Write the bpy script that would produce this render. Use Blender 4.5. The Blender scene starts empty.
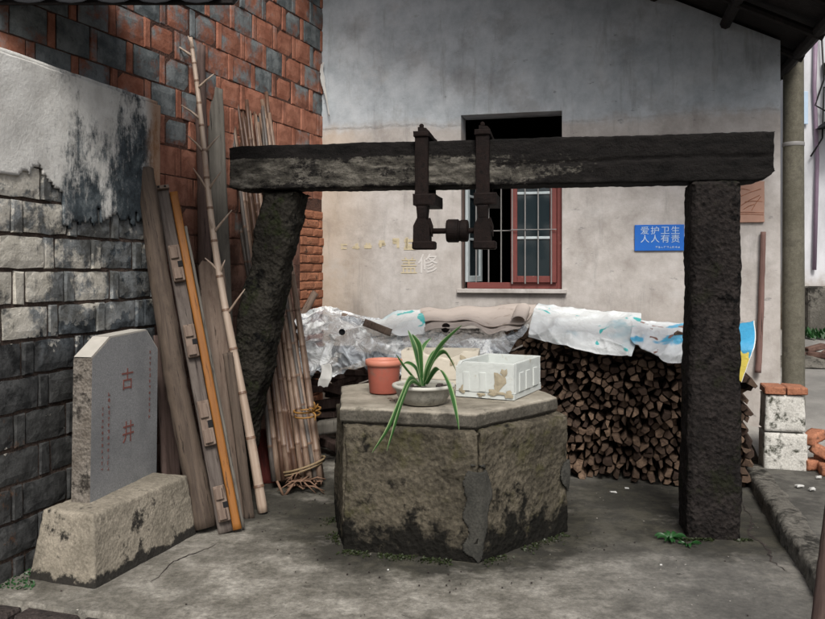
import bpy, bmesh, math, random
from mathutils import Vector, Matrix, noise
random.seed(7)
R = math.radians
sc = bpy.context.scene
COL = sc.collection
EYE = 1.5

# ---------------------------------------------------------------- camera, sky, sun, exposure
cam = bpy.data.cameras.new('camera'); camo = bpy.data.objects.new('camera', cam); COL.objects.link(camo)
cam.sensor_width = 36; cam.lens = 36 * 800 / 825; cam.shift_y = -39.5 / 825
cam.clip_start = 0.05; cam.clip_end = 1000
camo.location = (0, 0, EYE); camo.rotation_euler = (R(90), 0, 0)
sc.camera = camo

SUN_EL, SUN_AZ = 48, 176          # azimuth of the light measured from +Y towards +X
w = bpy.data.worlds.new('World'); sc.world = w; w.use_nodes = True
wn = w.node_tree.nodes; wl = w.node_tree.links
sky = wn.new('ShaderNodeTexSky'); sky.sky_type = 'NISHITA'; sky.sun_disc = False
sky.sun_elevation = R(SUN_EL); sky.sun_rotation = R(SUN_AZ)
sky.air_density = 0.7; sky.dust_density = 5.0; sky.ozone_density = 0.6; sky.altitude = 0
bgn = wn['Background']; bgn.inputs['Strength'].default_value = 0.066
hs = wn.new('ShaderNodeHueSaturation'); hs.inputs['Saturation'].default_value = 0.45
wl.new(sky.outputs['Color'], hs.inputs['Color']); wl.new(hs.outputs['Color'], bgn.inputs['Color'])
sl = bpy.data.lights.new('sun', 'SUN'); sl.energy = 1.5; sl.angle = R(18); sl.color = (1, 0.96, 0.9)
so = bpy.data.objects.new('sun', sl); COL.objects.link(so)
sd = Vector((math.sin(R(SUN_AZ)) * math.cos(R(SUN_EL)), math.cos(R(SUN_AZ)) * math.cos(R(SUN_EL)), math.sin(R(SUN_EL))))
so.rotation_euler = sd.to_track_quat('Z', 'Y').to_euler(); so.location = sd * 30
sc.view_settings.view_transform = 'Standard'; sc.view_settings.look = 'None'
sc.view_settings.gamma = 1; sc.view_settings.exposure = 0.92

# ---------------------------------------------------------------- helpers
def at(x, y, Y):
    return Vector(((x - 412.5) / 800 * Y, Y, EYE - (y - 270) / 800 * Y))
def gnd(x, y, z=0.0):
    return at(x, y, (EYE - z) * 800 / (y - 270))
def pxof(p):
    return 412.5 + 800 * p[0] / p[1], 270 - 800 * (p[2] - EYE) / p[1]
V = Vector
def nz(p, f=1.0, s=0.0):
    return noise.noise(V(p) * f + V((s, s * 1.7, s * 2.3)))
def fbm(p, f=1.0, s=0.0, o=4):
    t = 0; a = 1; n = 0
    for i in range(o):
        t += a * nz(p, f, s + i * 9.1); n += a; a *= 0.55; f *= 2.1
    return t / n * 1.6

def tag(o, label=None, cat=None, group=None, kind=None):
    if label: o['label'] = label
    if cat: o['category'] = cat
    if group: o['group'] = group
    if kind: o['kind'] = kind
    return o
ORG = {}
def thing(name, loc, label, cat, group=None, mtx=None):
    o = bpy.data.objects.new(name, None); COL.objects.link(o); o.empty_display_size = 0.1
    if mtx is not None: o.matrix_world = mtx; ORG[o.name] = mtx
    else: o.location = loc; ORG[o.name] = Matrix.Translation(V(loc))
    return tag(o, label, cat, group)
def frame(bottom, top, face=V((0.2, -1, 0))):
    z = (V(top) - V(bottom)).normalized(); x = z.cross(-V(face)).normalized(); x = -x if x.x < 0 else x
    y = z.cross(x)
    m = Matrix((x, y, z)).transposed().to_4x4(); m.translation = V(bottom)
    return m, (V(top) - V(bottom)).length
def mesh(name, vs, fs, m=None, smooth=False, uvs=None):
    me = bpy.data.meshes.new(name); me.from_pydata([tuple(v) for v in vs], [], fs)
    if m: 
        for k in (m if isinstance(m, (list, tuple)) else [m]): me.materials.append(k)
    if smooth: me.polygons.foreach_set('use_smooth', [True] * len(me.polygons))
    if uvs:
        l = me.uv_layers.new(name='UVMap')
        for p in me.polygons:
            for li in p.loop_indices: l.data[li].uv = uvs[me.loops[li].vertex_index]
    me.update(); return me
def link(name, me, parent=None, loc=None):
    o = bpy.data.objects.new(name, me); COL.objects.link(o)
    if parent: o.parent = parent
    if loc is not None: o.location = loc
    return o
class MB:
    """collects shapes; build() links them as one mesh object (world coordinates unless local=True)"""
    def __init__(s): s.v = []; s.f = []; s.uv = None; s.sm = False
    def add(s, vs, fs):
        n = len(s.v); s.v += [V(v) for v in vs]; s.f += [tuple(i + n for i in f) for f in fs]; return s
    def box(s, c, size, m=None, bev=0.0, jit=0.0):
        hx, hy, hz = [q / 2 for q in size]; b = min(bev, hx * .9, hy * .9, hz * .9)
        vs = []; fs = []
        if b <= 0:
            vs = [V((x, y, z)) for z in (-hz, hz) for y in (-hy, hy) for x in (-hx, hx)]
            fs = [(0, 2, 3, 1), (4, 5, 7, 6), (0, 1, 5, 4), (2, 6, 7, 3), (0, 4, 6, 2), (1, 3, 7, 5)]
        else:
            bm = bmesh.new(); bmesh.ops.create_cube(bm, size=1)
            for q in bm.verts: q.co = V((q.co.x * 2 * hx, q.co.y * 2 * hy, q.co.z * 2 * hz))
            bmesh.ops.bevel(bm, geom=bm.edges[:], offset=b, segments=1, affect='EDGES')
            bm.verts.index_update(); vs = [q.co.copy() for q in bm.verts]; fs = [tuple(q.index for q in f.verts) for f in bm.faces]; bm.free()
        if jit: vs = [v + V([random.uniform(-jit, jit) for _ in range(3)]) for v in vs]
        if m is not None: vs = [m @ (v + V(c)) for v in vs]
        else: vs = [v + V(c) for v in vs]
        return s.add(vs, fs)
    def prism(s, poly, a, b, m=None):
        """poly of (x,z) extruded in y from a to b"""
        n = len(poly); vs = [V((p[0], a, p[1])) for p in poly] + [V((p[0], b, p[1])) for p in poly]
        if m is not None: vs = [m @ v for v in vs]
        fs = [tuple(range(n)), tuple(range(2 * n - 1, n - 1, -1))] + [(i, i + n, (i + 1) % n + n, (i + 1) % n) for i in range(n)]
        return s.add(vs, fs)
    def tube(s, pts, rad, n=8, caps=True):
        pts = [V(p) for p in pts]; k = len(pts)
        if not hasattr(rad, '__len__'): rad = [rad] * k
        vs = []; fs = []; t0 = (pts[1] - pts[0]).normalized(); up = V((0, 0, 1)) if abs(t0.z) < .9 else V((1, 0, 0))
        x = t0.cross(up).normalized()
        for i, p in enumerate(pts):
            t = (pts[min(i + 1, k - 1)] - pts[max(i - 1, 0)]).normalized()
            x = (x - t * x.dot(t)).normalized(); y = t.cross(x)
            vs += [p + (x * math.cos(2 * math.pi * j / n) + y * math.sin(2 * math.pi * j / n)) * rad[i] for j in range(n)]
        for i in range(k - 1):
            fs += [(i * n + j, i * n + (j + 1) % n, (i + 1) * n + (j + 1) % n, (i + 1) * n + j) for j in range(n)]
        if caps: fs += [tuple(range(n - 1, -1, -1)), tuple(range((k - 1) * n, k * n))]
        return s.add(vs, fs)
    def lathe(s, prof, c, n=32, axis=None, wob=0):
        """profile of (r,z) revolved about z through c"""
        vs = []; fs = []; k = len(prof)
        for r, z in prof:
            for j in range(n):
                a = 2 * math.pi * j / n; rr = r * (1 + wob * math.sin(3 * a + 1))
                q = V((rr * math.cos(a), rr * math.sin(a), z))
                vs.append((axis @ q if axis is not None else q) + V(c))
        for i in range(k - 1):
            fs += [(i * n + j, i * n + (j + 1) % n, (i + 1) * n + (j + 1) % n, (i + 1) * n + j) for j in range(n)]
        return s.add(vs, fs)
    def lattice(s, c8, n, amp=0.0, freq=4.0, rnd=0.0, seed=0, fine=0.0, fn=None):
        """box of 8 corners (x fastest, then y, then z) with gridded faces, softened edges and noise relief"""
        nx, ny, nzz = n; idx = {}; vs = []; fs = []
        c8 = [V(c) for c in c8]
        cen = sum(c8, V()) / 8
        L = ((c8[1] - c8[0]).length, (c8[2] - c8[0]).length, (c8[4] - c8[0]).length)
        def vert(i, j, k):
            if (i, j, k) in idx: return idx[(i, j, k)]
            u, v, t = i / nx, j / ny, k / nzz
            e = [min(u, 1 - u) * L[0], min(v, 1 - v) * L[1], min(t, 1 - t) * L[2]]
            p = V()
            for q in range(8):
                wx = u if q & 1 else 1 - u; wy = v if q & 2 else 1 - v; wz = t if q & 4 else 1 - t
                p += c8[q] * (wx * wy * wz)
            if rnd > 0:
                d = sorted(e); g = max(0.0, 1 - d[1] / rnd)        # distance to nearest edge
                if g > 0:
                    axis_keep = e.index(max(e)); q = cen.copy()
                    ax = (c8[(1, 2, 4)[axis_keep]] - c8[0]).normalized(); q = cen + ax * (p - cen).dot(ax)
                    p = p + (q - p).normalized() * rnd * .42 * g * g
            if amp:
                p = p + V((fbm(p, freq, seed), fbm(p, freq, seed + 31), fbm(p, freq, seed + 57) * .6)) * amp
            if fine:
                p = p + V((nz(p, freq * 9, seed), nz(p, freq * 9, seed + 5), nz(p, freq * 9, seed + 8))) * fine
            if fn: p = fn(p, u, v, t)
            idx[(i, j, k)] = len(vs); vs.append(p); return idx[(i, j, k)]
        for a in range(nx):
            for b in range(ny):
                fs.append((vert(a, b, 0), vert(a, b + 1, 0), vert(a + 1, b + 1, 0), vert(a + 1, b, 0)))
                fs.append((vert(a, b, nzz), vert(a + 1, b, nzz), vert(a + 1, b + 1, nzz), vert(a, b + 1, nzz)))
            for b in range(nzz):
                fs.append((vert(a, 0, b), vert(a + 1, 0, b), vert(a + 1, 0, b + 1), vert(a, 0, b + 1)))
                fs.append((vert(a, ny, b), vert(a, ny, b + 1), vert(a + 1, ny, b + 1), vert(a + 1, ny, b)))
        for a in range(ny):
            for b in range(nzz):
                fs.append((vert(0, a, b), vert(0, a, b + 1), vert(0, a + 1, b + 1), vert(0, a + 1, b)))
                fs.append((vert(nx, a, b), vert(nx, a + 1, b), vert(nx, a + 1, b + 1), vert(nx, a, b + 1)))
        return s.add(vs, fs)
    def build(s, name, m, parent=None, smooth=False, local=False, uvs=None):
        vs = s.v
        if parent is not None and not local:
            inv = ORG[parent.name].inverted(); vs = [inv @ v for v in vs]
        o = link(name, mesh(name, vs, s.f, m, smooth, uvs), parent)
        ORG[o.name] = ORG[parent.name] if parent is not None else Matrix()
        return o
def c8box(m, x0, x1, y0, y1, z0, z1, tx=1.0, ty=1.0):
    cx, cy = (x0 + x1) / 2, (y0 + y1) / 2; r = []
    for z, sx, sy in ((z0, 1, 1), (z1, tx, ty)):
        for y in (y0, y1):
            for x in (x0, x1): r.append(m @ V((cx + (x - cx) * sx, cy + (y - cy) * sy, z)))
    return r
def axes(o, u, up=V((0, 0, 1))):
    """matrix: local x along u, y away from the viewer, z up"""
    u = V(u).normalized(); y = up.cross(u).normalized(); y = y if y.y > 0 else -y
    m = Matrix((u, y, up)).transposed().to_4x4(); m.translation = V(o); return m

# ---------------------------------------------------------------- materials
class Mat:
    def __init__(s, name):
        s.m = bpy.data.materials.new(name); s.m.use_nodes = True; s.t = s.m.node_tree; s.n = s.t.nodes
        s.b = s.n['Principled BSDF']; s.g = s.n.new('ShaderNodeNewGeometry'); s.tc = s.n.new('ShaderNodeTexCoord'); s.oi = s.n.new('ShaderNodeObjectInfo')
        s.pos = s.g.outputs['Position']; s.obj = s.tc.outputs['Object']; s.uv = s.tc.outputs['UV']; s.rnd = s.oi.outputs['Random']
    def L(s, a, b): s.t.links.new(a, b)
    def put(s, v, sock):
        if isinstance(v, bpy.types.NodeSocket): s.L(v, sock)
        elif isinstance(v, (tuple, list)) and len(v) == 3 and sock.type == 'RGBA': sock.default_value = (*v, 1)
        else: sock.default_value = v
    def map(s, vec, sc_=(1, 1, 1), loc=(0, 0, 0), rot=(0, 0, 0)):
        n = s.n.new('ShaderNodeMapping'); s.L(vec, n.inputs[0]); n.inputs['Scale'].default_value = sc_; n.inputs['Location'].default_value = loc; n.inputs['Rotation'].default_value = rot
        return n.outputs[0]
    def noise(s, scale, detail=6, rough=.6, vec=None, dist=0, loc=None):
        n = s.n.new('ShaderNodeTexNoise'); n.inputs['Scale'].default_value = scale; n.inputs['Detail'].default_value = detail
        n.inputs['Roughness'].default_value = rough; n.inputs['Distortion'].default_value = dist
        v = vec or s.pos
        if loc: v = s.map(v, loc=loc)
        s.L(v, n.inputs['Vector']); return n.outputs['Fac']
    def voro(s, scale, vec=None, feature='F1', rand=1.0):
        n = s.n.new('ShaderNodeTexVoronoi'); n.feature = feature; n.inputs['Scale'].default_value = scale; n.inputs['Randomness'].default_value = rand
        s.L(vec or s.pos, n.inputs['Vector']); return n.outputs['Distance']
    def math(s, op, a, b=0.0, c=0.0, clamp=False):
        n = s.n.new('ShaderNodeMath'); n.operation = op; n.use_clamp = clamp
        s.put(a, n.inputs[0]); s.put(b, n.inputs[1]); s.put(c, n.inputs[2]); return n.outputs[0]
    def step(s, x, a, b):
        n = s.n.new('ShaderNodeMapRange'); n.interpolation_type = 'SMOOTHSTEP'
        s.put(x, n.inputs[0]); n.inputs[1].default_value = a; n.inputs[2].default_value = b; return n.outputs[0]
    def mix(s, f, a, b, mode='MIX'):
        n = s.n.new('ShaderNodeMix'); n.data_type = 'RGBA'; n.blend_type = mode
        s.put(f, n.inputs[0]); s.put(a, n.inputs[6]); s.put(b, n.inputs[7]); return n.outputs[2]
    def ramp(s, f, stops):
        n = s.n.new('ShaderNodeValToRGB'); e = n.color_ramp.elements; s.L(f, n.inputs[0])
        while len(e) < len(stops): e.new(0.5)
        for i, (p, c) in enumerate(stops): e[i].position = p; e[i].color = (*c, 1) if len(c) == 3 else c
        return n.outputs[0]
    def xyz(s, vec=None):
        n = s.n.new('ShaderNodeSeparateXYZ'); s.L(vec or s.pos, n.inputs[0]); return n.outputs
    def bump(s, h, strength=.5, dist=.01, nrm=None):
        n = s.n.new('ShaderNodeBump'); n.inputs['Strength'].default_value = strength; n.inputs['Distance'].default_value = dist
        s.L(h, n.inputs['Height'])
        if nrm: s.L(nrm, n.inputs['Normal'])
        return n.outputs[0]
    def out(s, col, rough=.85, nrm=None, **k):
        s.put(col, s.b.inputs['Base Color']); s.put(rough, s.b.inputs['Roughness'])
        s.b.inputs['Specular IOR Level'].default_value = k.get('spec', .3)
        if nrm: s.L(nrm, s.b.inputs['Normal'])
        if 'metal' in k: s.b.inputs['Metallic'].default_value = k['metal']
        return s.m

def m_stone(name, c1, c2, dark, dk=(.45, .6), sc_=3, pits=60, bs=.8, bd=.012, rough=.9, moss=None, spec=.3, foot=0):
    m = Mat(name)
    big = m.noise(sc_, 6, .65); fine = m.noise(sc_ * 14, 5, .7); med = m.noise(sc_ * 4.3, 5, .7, loc=(3, 1, 7))
    col = m.mix(m.step(m.math('ADD', m.math('MULTIPLY', big, .6), m.math('MULTIPLY', fine, .4)), .35, .65), c1, c2)
    if moss: col = m.mix(m.math('MULTIPLY', m.step(m.noise(sc_ * 1.7, 6, .7, loc=(9, 4, 2)), .52, .66), .8), col, moss)
    sn = m.math('ADD', m.math('MULTIPLY', big, .5), m.math('MULTIPLY', med, .5))
    if foot: sn = m.math('ADD', sn, m.math('MULTIPLY', m.step(m.xyz()[2], foot, 0.0), .17))
    col = m.mix(m.step(sn, dk[0], dk[1]), col, dark)
    col = m.mix(.35, col, m.ramp(m.noise(pits * 2, 3, .7), [(.3, (.25, .25, .25)), (.7, (.9, .9, .9))]), 'OVERLAY')
    h = m.math('ADD', m.noise(pits * .35, 6, .7), m.math('MULTIPLY', m.voro(pits), .5))
    return m.out(col, rough, m.bump(h, bs, bd), spec=spec)

M = {}
def m_slab():
    m = Mat('granite_cover_slab'); z = m.xyz()[2]; n = m.noise(5, 7, .7); f = m.noise(60, 5, .7); b = m.noise(2.2, 6, .65, loc=(2, 7, 3))
    col = m.ramp(m.math('ADD', m.math('MULTIPLY', n, .6), m.math('MULTIPLY', b, .4)), [(.36, (.15, .135, .105)), (.5, (.27, .245, .20)), (.64, (.40, .37, .31))])
    side = m.math('ADD', m.step(z, .765, .735), m.math('MULTIPLY', m.math('SUBTRACT', m.noise(9, 8, .75), .5), 1.6))  # sides coloured darker for shade under overhead light, mottled with grime
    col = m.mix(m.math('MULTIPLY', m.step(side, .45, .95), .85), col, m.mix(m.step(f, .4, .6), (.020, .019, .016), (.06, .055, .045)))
    col = m.mix(m.math('MULTIPLY', m.step(m.noise(3.5, 7, .75, loc=(8, 1, 1)), .56, .64), .6), col, (.07, .065, .05))
    return m.out(col, .88, m.bump(m.math('ADD', n, f), .6, .006), spec=.2)
M['well'] = m_stone('granite_mossy', (.036, .032, .024), (.115, .10, .074), (.009, .0085, .007), (.52, .62), 2.6, 34, 1.0, .016, moss=(.05, .047, .022), spec=.12, foot=.26)
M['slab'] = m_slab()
M['post'] = m_stone('granite_black', (.009, .0082, .008), (.032, .027, .025), (.004, .004, .004), (.5, .62), 4, 40, 1.0, .02, moss=(.014, .015, .009), spec=.06)
M['mossy_post'] = m_stone('granite_black_mossy', (.012, .011, .0095), (.036, .033, .027), (.004, .004, .004), (.5, .64), 4, 40, 1.0, .02, moss=(.017, .021, .009), spec=.06)
M['plinth'] = m_stone('sandstone_pitted', (.14, .125, .098), (.30, .268, .215), (.022, .02, .017), (.55, .63), 3.0, 60, .8, .006, foot=.08)
M['kerb'] = m_stone('kerb_concrete', (.075, .07, .06), (.165, .155, .135), (.018, .017, .014), (.46, .6), 3, 50, .8, .01)
M['rust'] = m_stone('rusty_iron', (.005, .0036, .0034), (.016, .0095, .008), (.003, .0025, .0025), (.5, .65), 9, 120, .5, .003, rough=.75, spec=.12)
M['cement'] = m_stone('cement_patch', (.022, .022, .019), (.058, .056, .048), (.009, .009, .008), (.5, .7), 6, 60, .6, .006)

def m_beam():
    m = Mat('beam_weathered'); z = m.xyz()[2]; x = m.xyz()[0]
    n1 = m.noise(5, 8, .75, vec=m.map(m.pos, (.55, .55, 1.6))); n2 = m.noise(16, 7, .75, vec=m.map(m.pos, (.5, .5, 1.3), loc=(4, 2, 1)))
    light = m.ramp(n2, [(.34, (.014, .013, .012)), (.50, (.072, .067, .057)), (.72, (.23, .215, .185))])
    dark = m.ramp(n2, [(.3, (.005, .005, .005)), (.7, (.020, .018, .017))])
    edge = m.math('ADD', m.math('MULTIPLY', m.step(z, 2.17, 2.25), .5), m.math('MULTIPLY', n1, 1.0))
    edge = m.math('ADD', edge, m.math('MULTIPLY', m.step(x, .1, 1.4), .25))
    edge = m.math('ADD', edge, m.math('MULTIPLY', m.math('SUBTRACT', 1.0, m.step(z, 1.98, 2.06)), .2))
    edge = m.math('ADD', edge, m.math('MULTIPLY', m.math('SUBTRACT', m.noise(34, 6, .8, loc=(2, 6, 4)), .5), .5)); col = m.mix(m.step(edge, .54, .64), light, dark)
    return m.out(col, .9, m.bump(m.math('ADD', n2, m.noise(60, 5, .7)), .9, .012), spec=.08)
M['beam'] = m_beam()

def m_plaster():
    m = Mat('house_plaster'); p = m.xyz(); z = p[2]; x = p[0]
    big = m.noise(1.1, 6, .6); med = m.noise(4, 7, .7, loc=(2, 5, 1)); fine = m.noise(45, 5, .7)
    st = m.noise(3.0, 6, .7, vec=m.map(m.pos, (3.2, 3.2, .45)))
    low = m.ramp(med, [(.28, (.34, .312, .290)), (.5, (.465, .438, .415)), (.72, (.60, .575, .555))])
    low = m.mix(m.math('MULTIPLY', m.step(x, -.2, -.8), .4), low, (.50, .37, .23))
    up = m.ramp(med, [(.28, (.32, .355, .385)), (.5, (.46, .50, .53)), (.74, (.60, .635, .66))])
    sp = m.math('ADD', z, m.math('MULTIPLY', m.math('SUBTRACT', big, .5), .22)); sp = m.math('ADD', sp, m.math('MULTIPLY', m.math('SUBTRACT', fine, .5), .03))
    col = m.mix(m.step(m.math('ADD', sp, m.math('MULTIPLY', m.math('SUBTRACT', med, .5), .25)), 2.71, 2.84), low, up)
    col = m.mix(m.math('MULTIPLY', m.step(st, .53, .70), .34), col, (.17, .165, .16))
    col = m.mix(m.math('MULTIPLY', m.step(m.noise(2.2, 7, .72, loc=(7, 7, 7)), .5, .66), .30), col, (.19, .17, .155))
    col = m.mix(m.math('MULTIPLY', m.step(m.noise(9, 4, .6, vec=m.map(m.pos, (1, 1, 2.2))), .66, .74), .5), col, (.12, .125, .13))
    col = m.mix(m.math('MULTIPLY', m.step(m.noise(2.2, 5, .7, vec=m.map(m.pos, (1, 1, 1), loc=(1, 3, 9))), .56, .7), .35), col, (.5, .5, .49))
    cr = m.step(m.voro(1.3, vec=m.pos, feature='DISTANCE_TO_EDGE'), .006, .0)
    col = m.mix(m.math('MULTIPLY', cr, .0), col, (.1, .1, .1))
    # splash-damp and soot towards the foot of the wall
    col = m.mix(m.math('MULTIPLY', m.step(m.math('ADD', z, m.math('MULTIPLY', big, .5)), 1.55, 1.2), .25), col, (.2, .16, .12))
    h = m.math('ADD', m.math('MULTIPLY', m.step(sp, 2.76, 2.79), .8), m.math('ADD', m.math('MULTIPLY', med, .5), m.math('MULTIPLY', fine, .22)))
    return m.out(col, .9, m.bump(h, .55, .012), spec=.2)
M['plaster'] = m_plaster()

def m_ground():
    m = Mat('courtyard_concrete'); p = m.xyz()
    big = m.noise(.9, 7, .65); med = m.noise(4.5, 8, .72, loc=(5, 1, 0)); fine = m.noise(70, 4, .7)
    col = m.ramp(med, [(.32, (.080, .074, .060)), (.5, (.182, .171, .147)), (.66, (.32, .305, .27))])
    col = m.mix(m.math('MULTIPLY', m.step(big, .47, .60), .55), col, (.062, .058, .048)); col = m.mix(.75, col, m.ramp(m.noise(30, 9, .85, loc=(4, 4, 4)), [(.34, (.16, .16, .16)), (.64, (.82, .82, .82))]), 'OVERLAY')
    col = m.mix(m.math('MULTIPLY', m.step(p[0], .2, 1.4), .42), col, (.085, .085, .085))
    # dirt, moss and painted contact darkening round the well, the posts and the pile foot
    def near(cx, cy, r0, r1):
        dx = m.math('SUBTRACT', p[0], cx); dy = m.math('SUBTRACT', p[1], cy)
        d = m.math('SQRT', m.math('ADD', m.math('MULTIPLY', dx, dx), m.math('MULTIPLY', dy, dy)))
        d = m.math('ADD', d, m.math('MULTIPLY', m.math('SUBTRACT', m.noise(6, 7, .7, loc=(cx, cy, 0)), .5), .5)); return m.step(d, r1, r0)
    for cx, cy, r0, r1, k in ((.17, 4.8, .70, 1.15, .55), (.17, 4.8, .80, 1.0, .92), (1.72, 4.58, .30, .62, .9), (1.15, 5.0, .5, 1.0, .75), (1.75, 5.3, .4, .75, .85), (-.85, 5.3, .4, .9, .85), (2.05, 4.6, .15, .5, .6)):
        col = m.mix(m.math('MULTIPLY', near(cx, cy, r0, r1), k), col, m.mix(m.step(med, .45, .6), (.022, .021, .016), (.045, .042, .03)))
    col = m.mix(m.math('MULTIPLY', m.step(m.noise(7, 8, .75, loc=(1, 9, 0)), .61, .68), .75), col, (.03, .028, .023))
    col = m.mix(m.math('MULTIPLY', m.step(m.noise(2.1, 6, .7, loc=(8, 2, 0)), .56, .7), .4), col, (.33, .31, .275))
    col = m.mix(m.step(m.noise(38, 2, .5, loc=(2, 2, 0)), .74, .77), col, (.4, .38, .34))
    h = m.math('ADD', m.math('MULTIPLY', med, 1.0), m.math('MULTIPLY', fine, .35))
    return m.out(col, m.math('SUBTRACT', .9, m.math('MULTIPLY', m.step(big, .5, .7), .3)), m.bump(h, .7, .012), spec=.35)
M['ground'] = m_ground()
def m_alley():
    m = Mat('alley_concrete'); p = m.xyz(); n = m.noise(1.2, 7, .65); md = m.noise(6, 8, .75); f = m.noise(60, 5, .7)
    col = m.mix(m.step(n, .35, .65), (.17, .165, .155), (.29, .28, .26)); k = m.math('ADD', m.step(p[1], 6.6, 5.2), m.math('MULTIPLY', m.math('SUBTRACT', md, .5), 1.1))
    col = m.mix(m.math('MULTIPLY', m.step(k, .35, .8), .85), col, m.mix(m.step(md, .4, .62), (.03, .029, .024), (.10, .095, .082)))
    return m.out(col, .85, m.bump(m.math('ADD', md, f), .6, .008), spec=.3)
M['alley'] = m_alley()
M['lowground'] = m_stone('damp_earth', (.022, .017, .017), (.06, .048, .042), (.012, .01, .01), (.48, .65), 4, 40, .9, .02)

def m_redbrick(name='old_red_brick', sh=0.0):
    m = Mat(name); p = m.xyz(); med = m.noise(7, 7, .7); fine = m.noise(50, 5, .7)
    r = m.rnd
    red = m.mix(m.step(med, .35, .65), m.mix(r, (.27, .105, .066), (.18, .082, .058)), (.40, .18, .12))
    grey = m.mix(m.step(med, .35, .65), (.085, .10, .105), (.21, .23, .235))
    # how blue-grey (overburnt) a brick is: per brick, more of them higher and further left
    g = m.math('ADD', m.math('MULTIPLY', r, .62), m.math('MULTIPLY', m.math('SUBTRACT', p[2], 2.2), .34))
    g = m.math('ADD', g, m.math('MULTIPLY', m.math('ADD', p[0], 1.35), -.38))
    g = m.math('ADD', g, m.math('MULTIPLY', m.math('SUBTRACT', m.noise(1.6, 6, .7, loc=(4, 0, 3)), .5), 1.3))
    g = m.math('ADD', g, m.math('MULTIPLY', m.math('SUBTRACT', med, .5), .9))
    col = m.mix(m.step(g, .42 + sh, .66 + sh), red, grey)
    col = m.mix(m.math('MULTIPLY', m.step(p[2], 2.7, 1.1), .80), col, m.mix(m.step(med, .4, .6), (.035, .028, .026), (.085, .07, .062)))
    col = m.mix(m.math('MULTIPLY', m.step(m.noise(26, 6, .75), .58, .7), .55), col, (.045, .035, .03))
    return m.out(col, .9, m.bump(m.math('ADD', med, m.math('MULTIPLY', fine, .6)), .7, .01), spec=.15)
M['redbrick'] = m_redbrick()
M['redheader'] = m_redbrick('old_red_brick_header', .30)
M['orangebrick'] = m_stone('orange_brick', (.20, .080, .045), (.40, .175, .10), (.04, .028, .022), (.54, .66), 6, 60, .7, .006)
M['mortar'] = m_stone('brick_mortar', (.035, .026, .022), (.10, .07, .055), (.015, .013, .012), (.5, .7), 8, 70, .8, .01)
M['redmortar'] = m_stone('reddish_mortar', (.045, .024, .018), (.11, .055, .04), (.03, .018, .015), (.52, .7), 8, 70, .8, .01)

def m_block():
    m = Mat('grey_block_whitewashed'); p = m.xyz(); z = p[2]; med = m.noise(6, 8, .75); fine = m.noise(55, 5, .7)
    s1 = m.math('ADD', p[1], m.math('MULTIPLY', p[0], .28))
    base = m.mix(m.step(m.noise(12, 6, .7), .35, .65), (.018, .019, .02), (.08, .082, .082))
    base = m.mix(m.math('MULTIPLY', m.rnd, .35), base, (.075, .075, .07))
    wash = m.ramp(med, [(.3, (.33, .31, .26)), (.6, (.64, .61, .54))])
    # remnants of limewash: per block, more of it on the upper left courses
    k = m.math('ADD', m.math('MULTIPLY', m.step(z, .95, 1.4), .74), m.math('MULTIPLY', m.step(s1, 4.55, 3.5), .26))
    k = m.math('ADD', k, m.math('MULTIPLY', m.rnd, .36)); k = m.math('ADD', k, m.math('MULTIPLY', m.math('SUBTRACT', m.noise(9, 8, .7, loc=(3, 3, 3)), .5), 1.35))
    col = m.mix(m.step(k, .72, .80), base, wash)
    bl = m.math('MULTIPLY', m.step(m.math('ADD', m.noise(3.2, 7, .72, loc=(1, 4, 2)), m.math('MULTIPLY', m.step(p[1], 3.9, 4.4), .12)), .50, .60), m.step(z, .9, 1.3))
    col = m.mix(m.math('MULTIPLY', bl, .86), col, m.mix(m.step(med, .38, .65), (.022, .028, .033), (.15, .175, .195)))
    col = m.mix(m.math('MULTIPLY', m.step(m.noise(3, 6, .7, loc=(5, 5, 0)), .6, .68), m.step(z, 1.1, .6)), col, (.11, .055, .03))
    h = m.math('ADD', m.math('ADD', med, m.math('MULTIPLY', fine, .5)), m.math('MULTIPLY', m.step(k, .72, .75), .35))
    return m.out(col, .88, m.bump(h, .8, .012), spec=.2)
M['block'] = m_block()

def m_render():
    m = Mat('limewash_render_mildewed'); p = m.xyz(); z = p[2]; y = p[1]; med = m.noise(6, 8, .75); fine = m.noise(45, 6, .72)
    col = m.ramp(med, [(.28, (.50, .49, .46)), (.7, (.78, .78, .75))])
    st = m.noise(2.6, 8, .72, vec=m.map(m.pos, (1.2, 1.2, .42), loc=(2.2, .4, .8)))
    st = m.math('ADD', st, m.math('MULTIPLY', m.math('SUBTRACT', m.noise(14, 7, .8), .5), .30))
    st = m.math('ADD', st, m.math('MULTIPLY', m.step(y, 3.9, 4.5), .17)); st = m.math('SUBTRACT', st, m.math('MULTIPLY', m.step(z, 2.25, 2.55), .10))
    st = m.math('ADD', st, m.math('MULTIPLY', m.step(z, 2.1, 1.75), .06))
    col = m.mix(m.step(st, .56, .70), col, m.ramp(m.noise(11, 8, .78), [(.3, (.012, .016, .019)), (.52, (.06, .075, .085)), (.75, (.22, .25, .26))]))
    col = m.mix(m.math('MULTIPLY', m.step(m.math('ADD', y, m.math('MULTIPLY', med, .16)), 4.96, 5.08), .8), col, (.33, .17, .08))
    return m.out(col, .88, m.bump(m.math('ADD', med, m.math('MULTIPLY', fine, .9)), .45, .010), spec=.15)
M['render'] = m_render()

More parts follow.
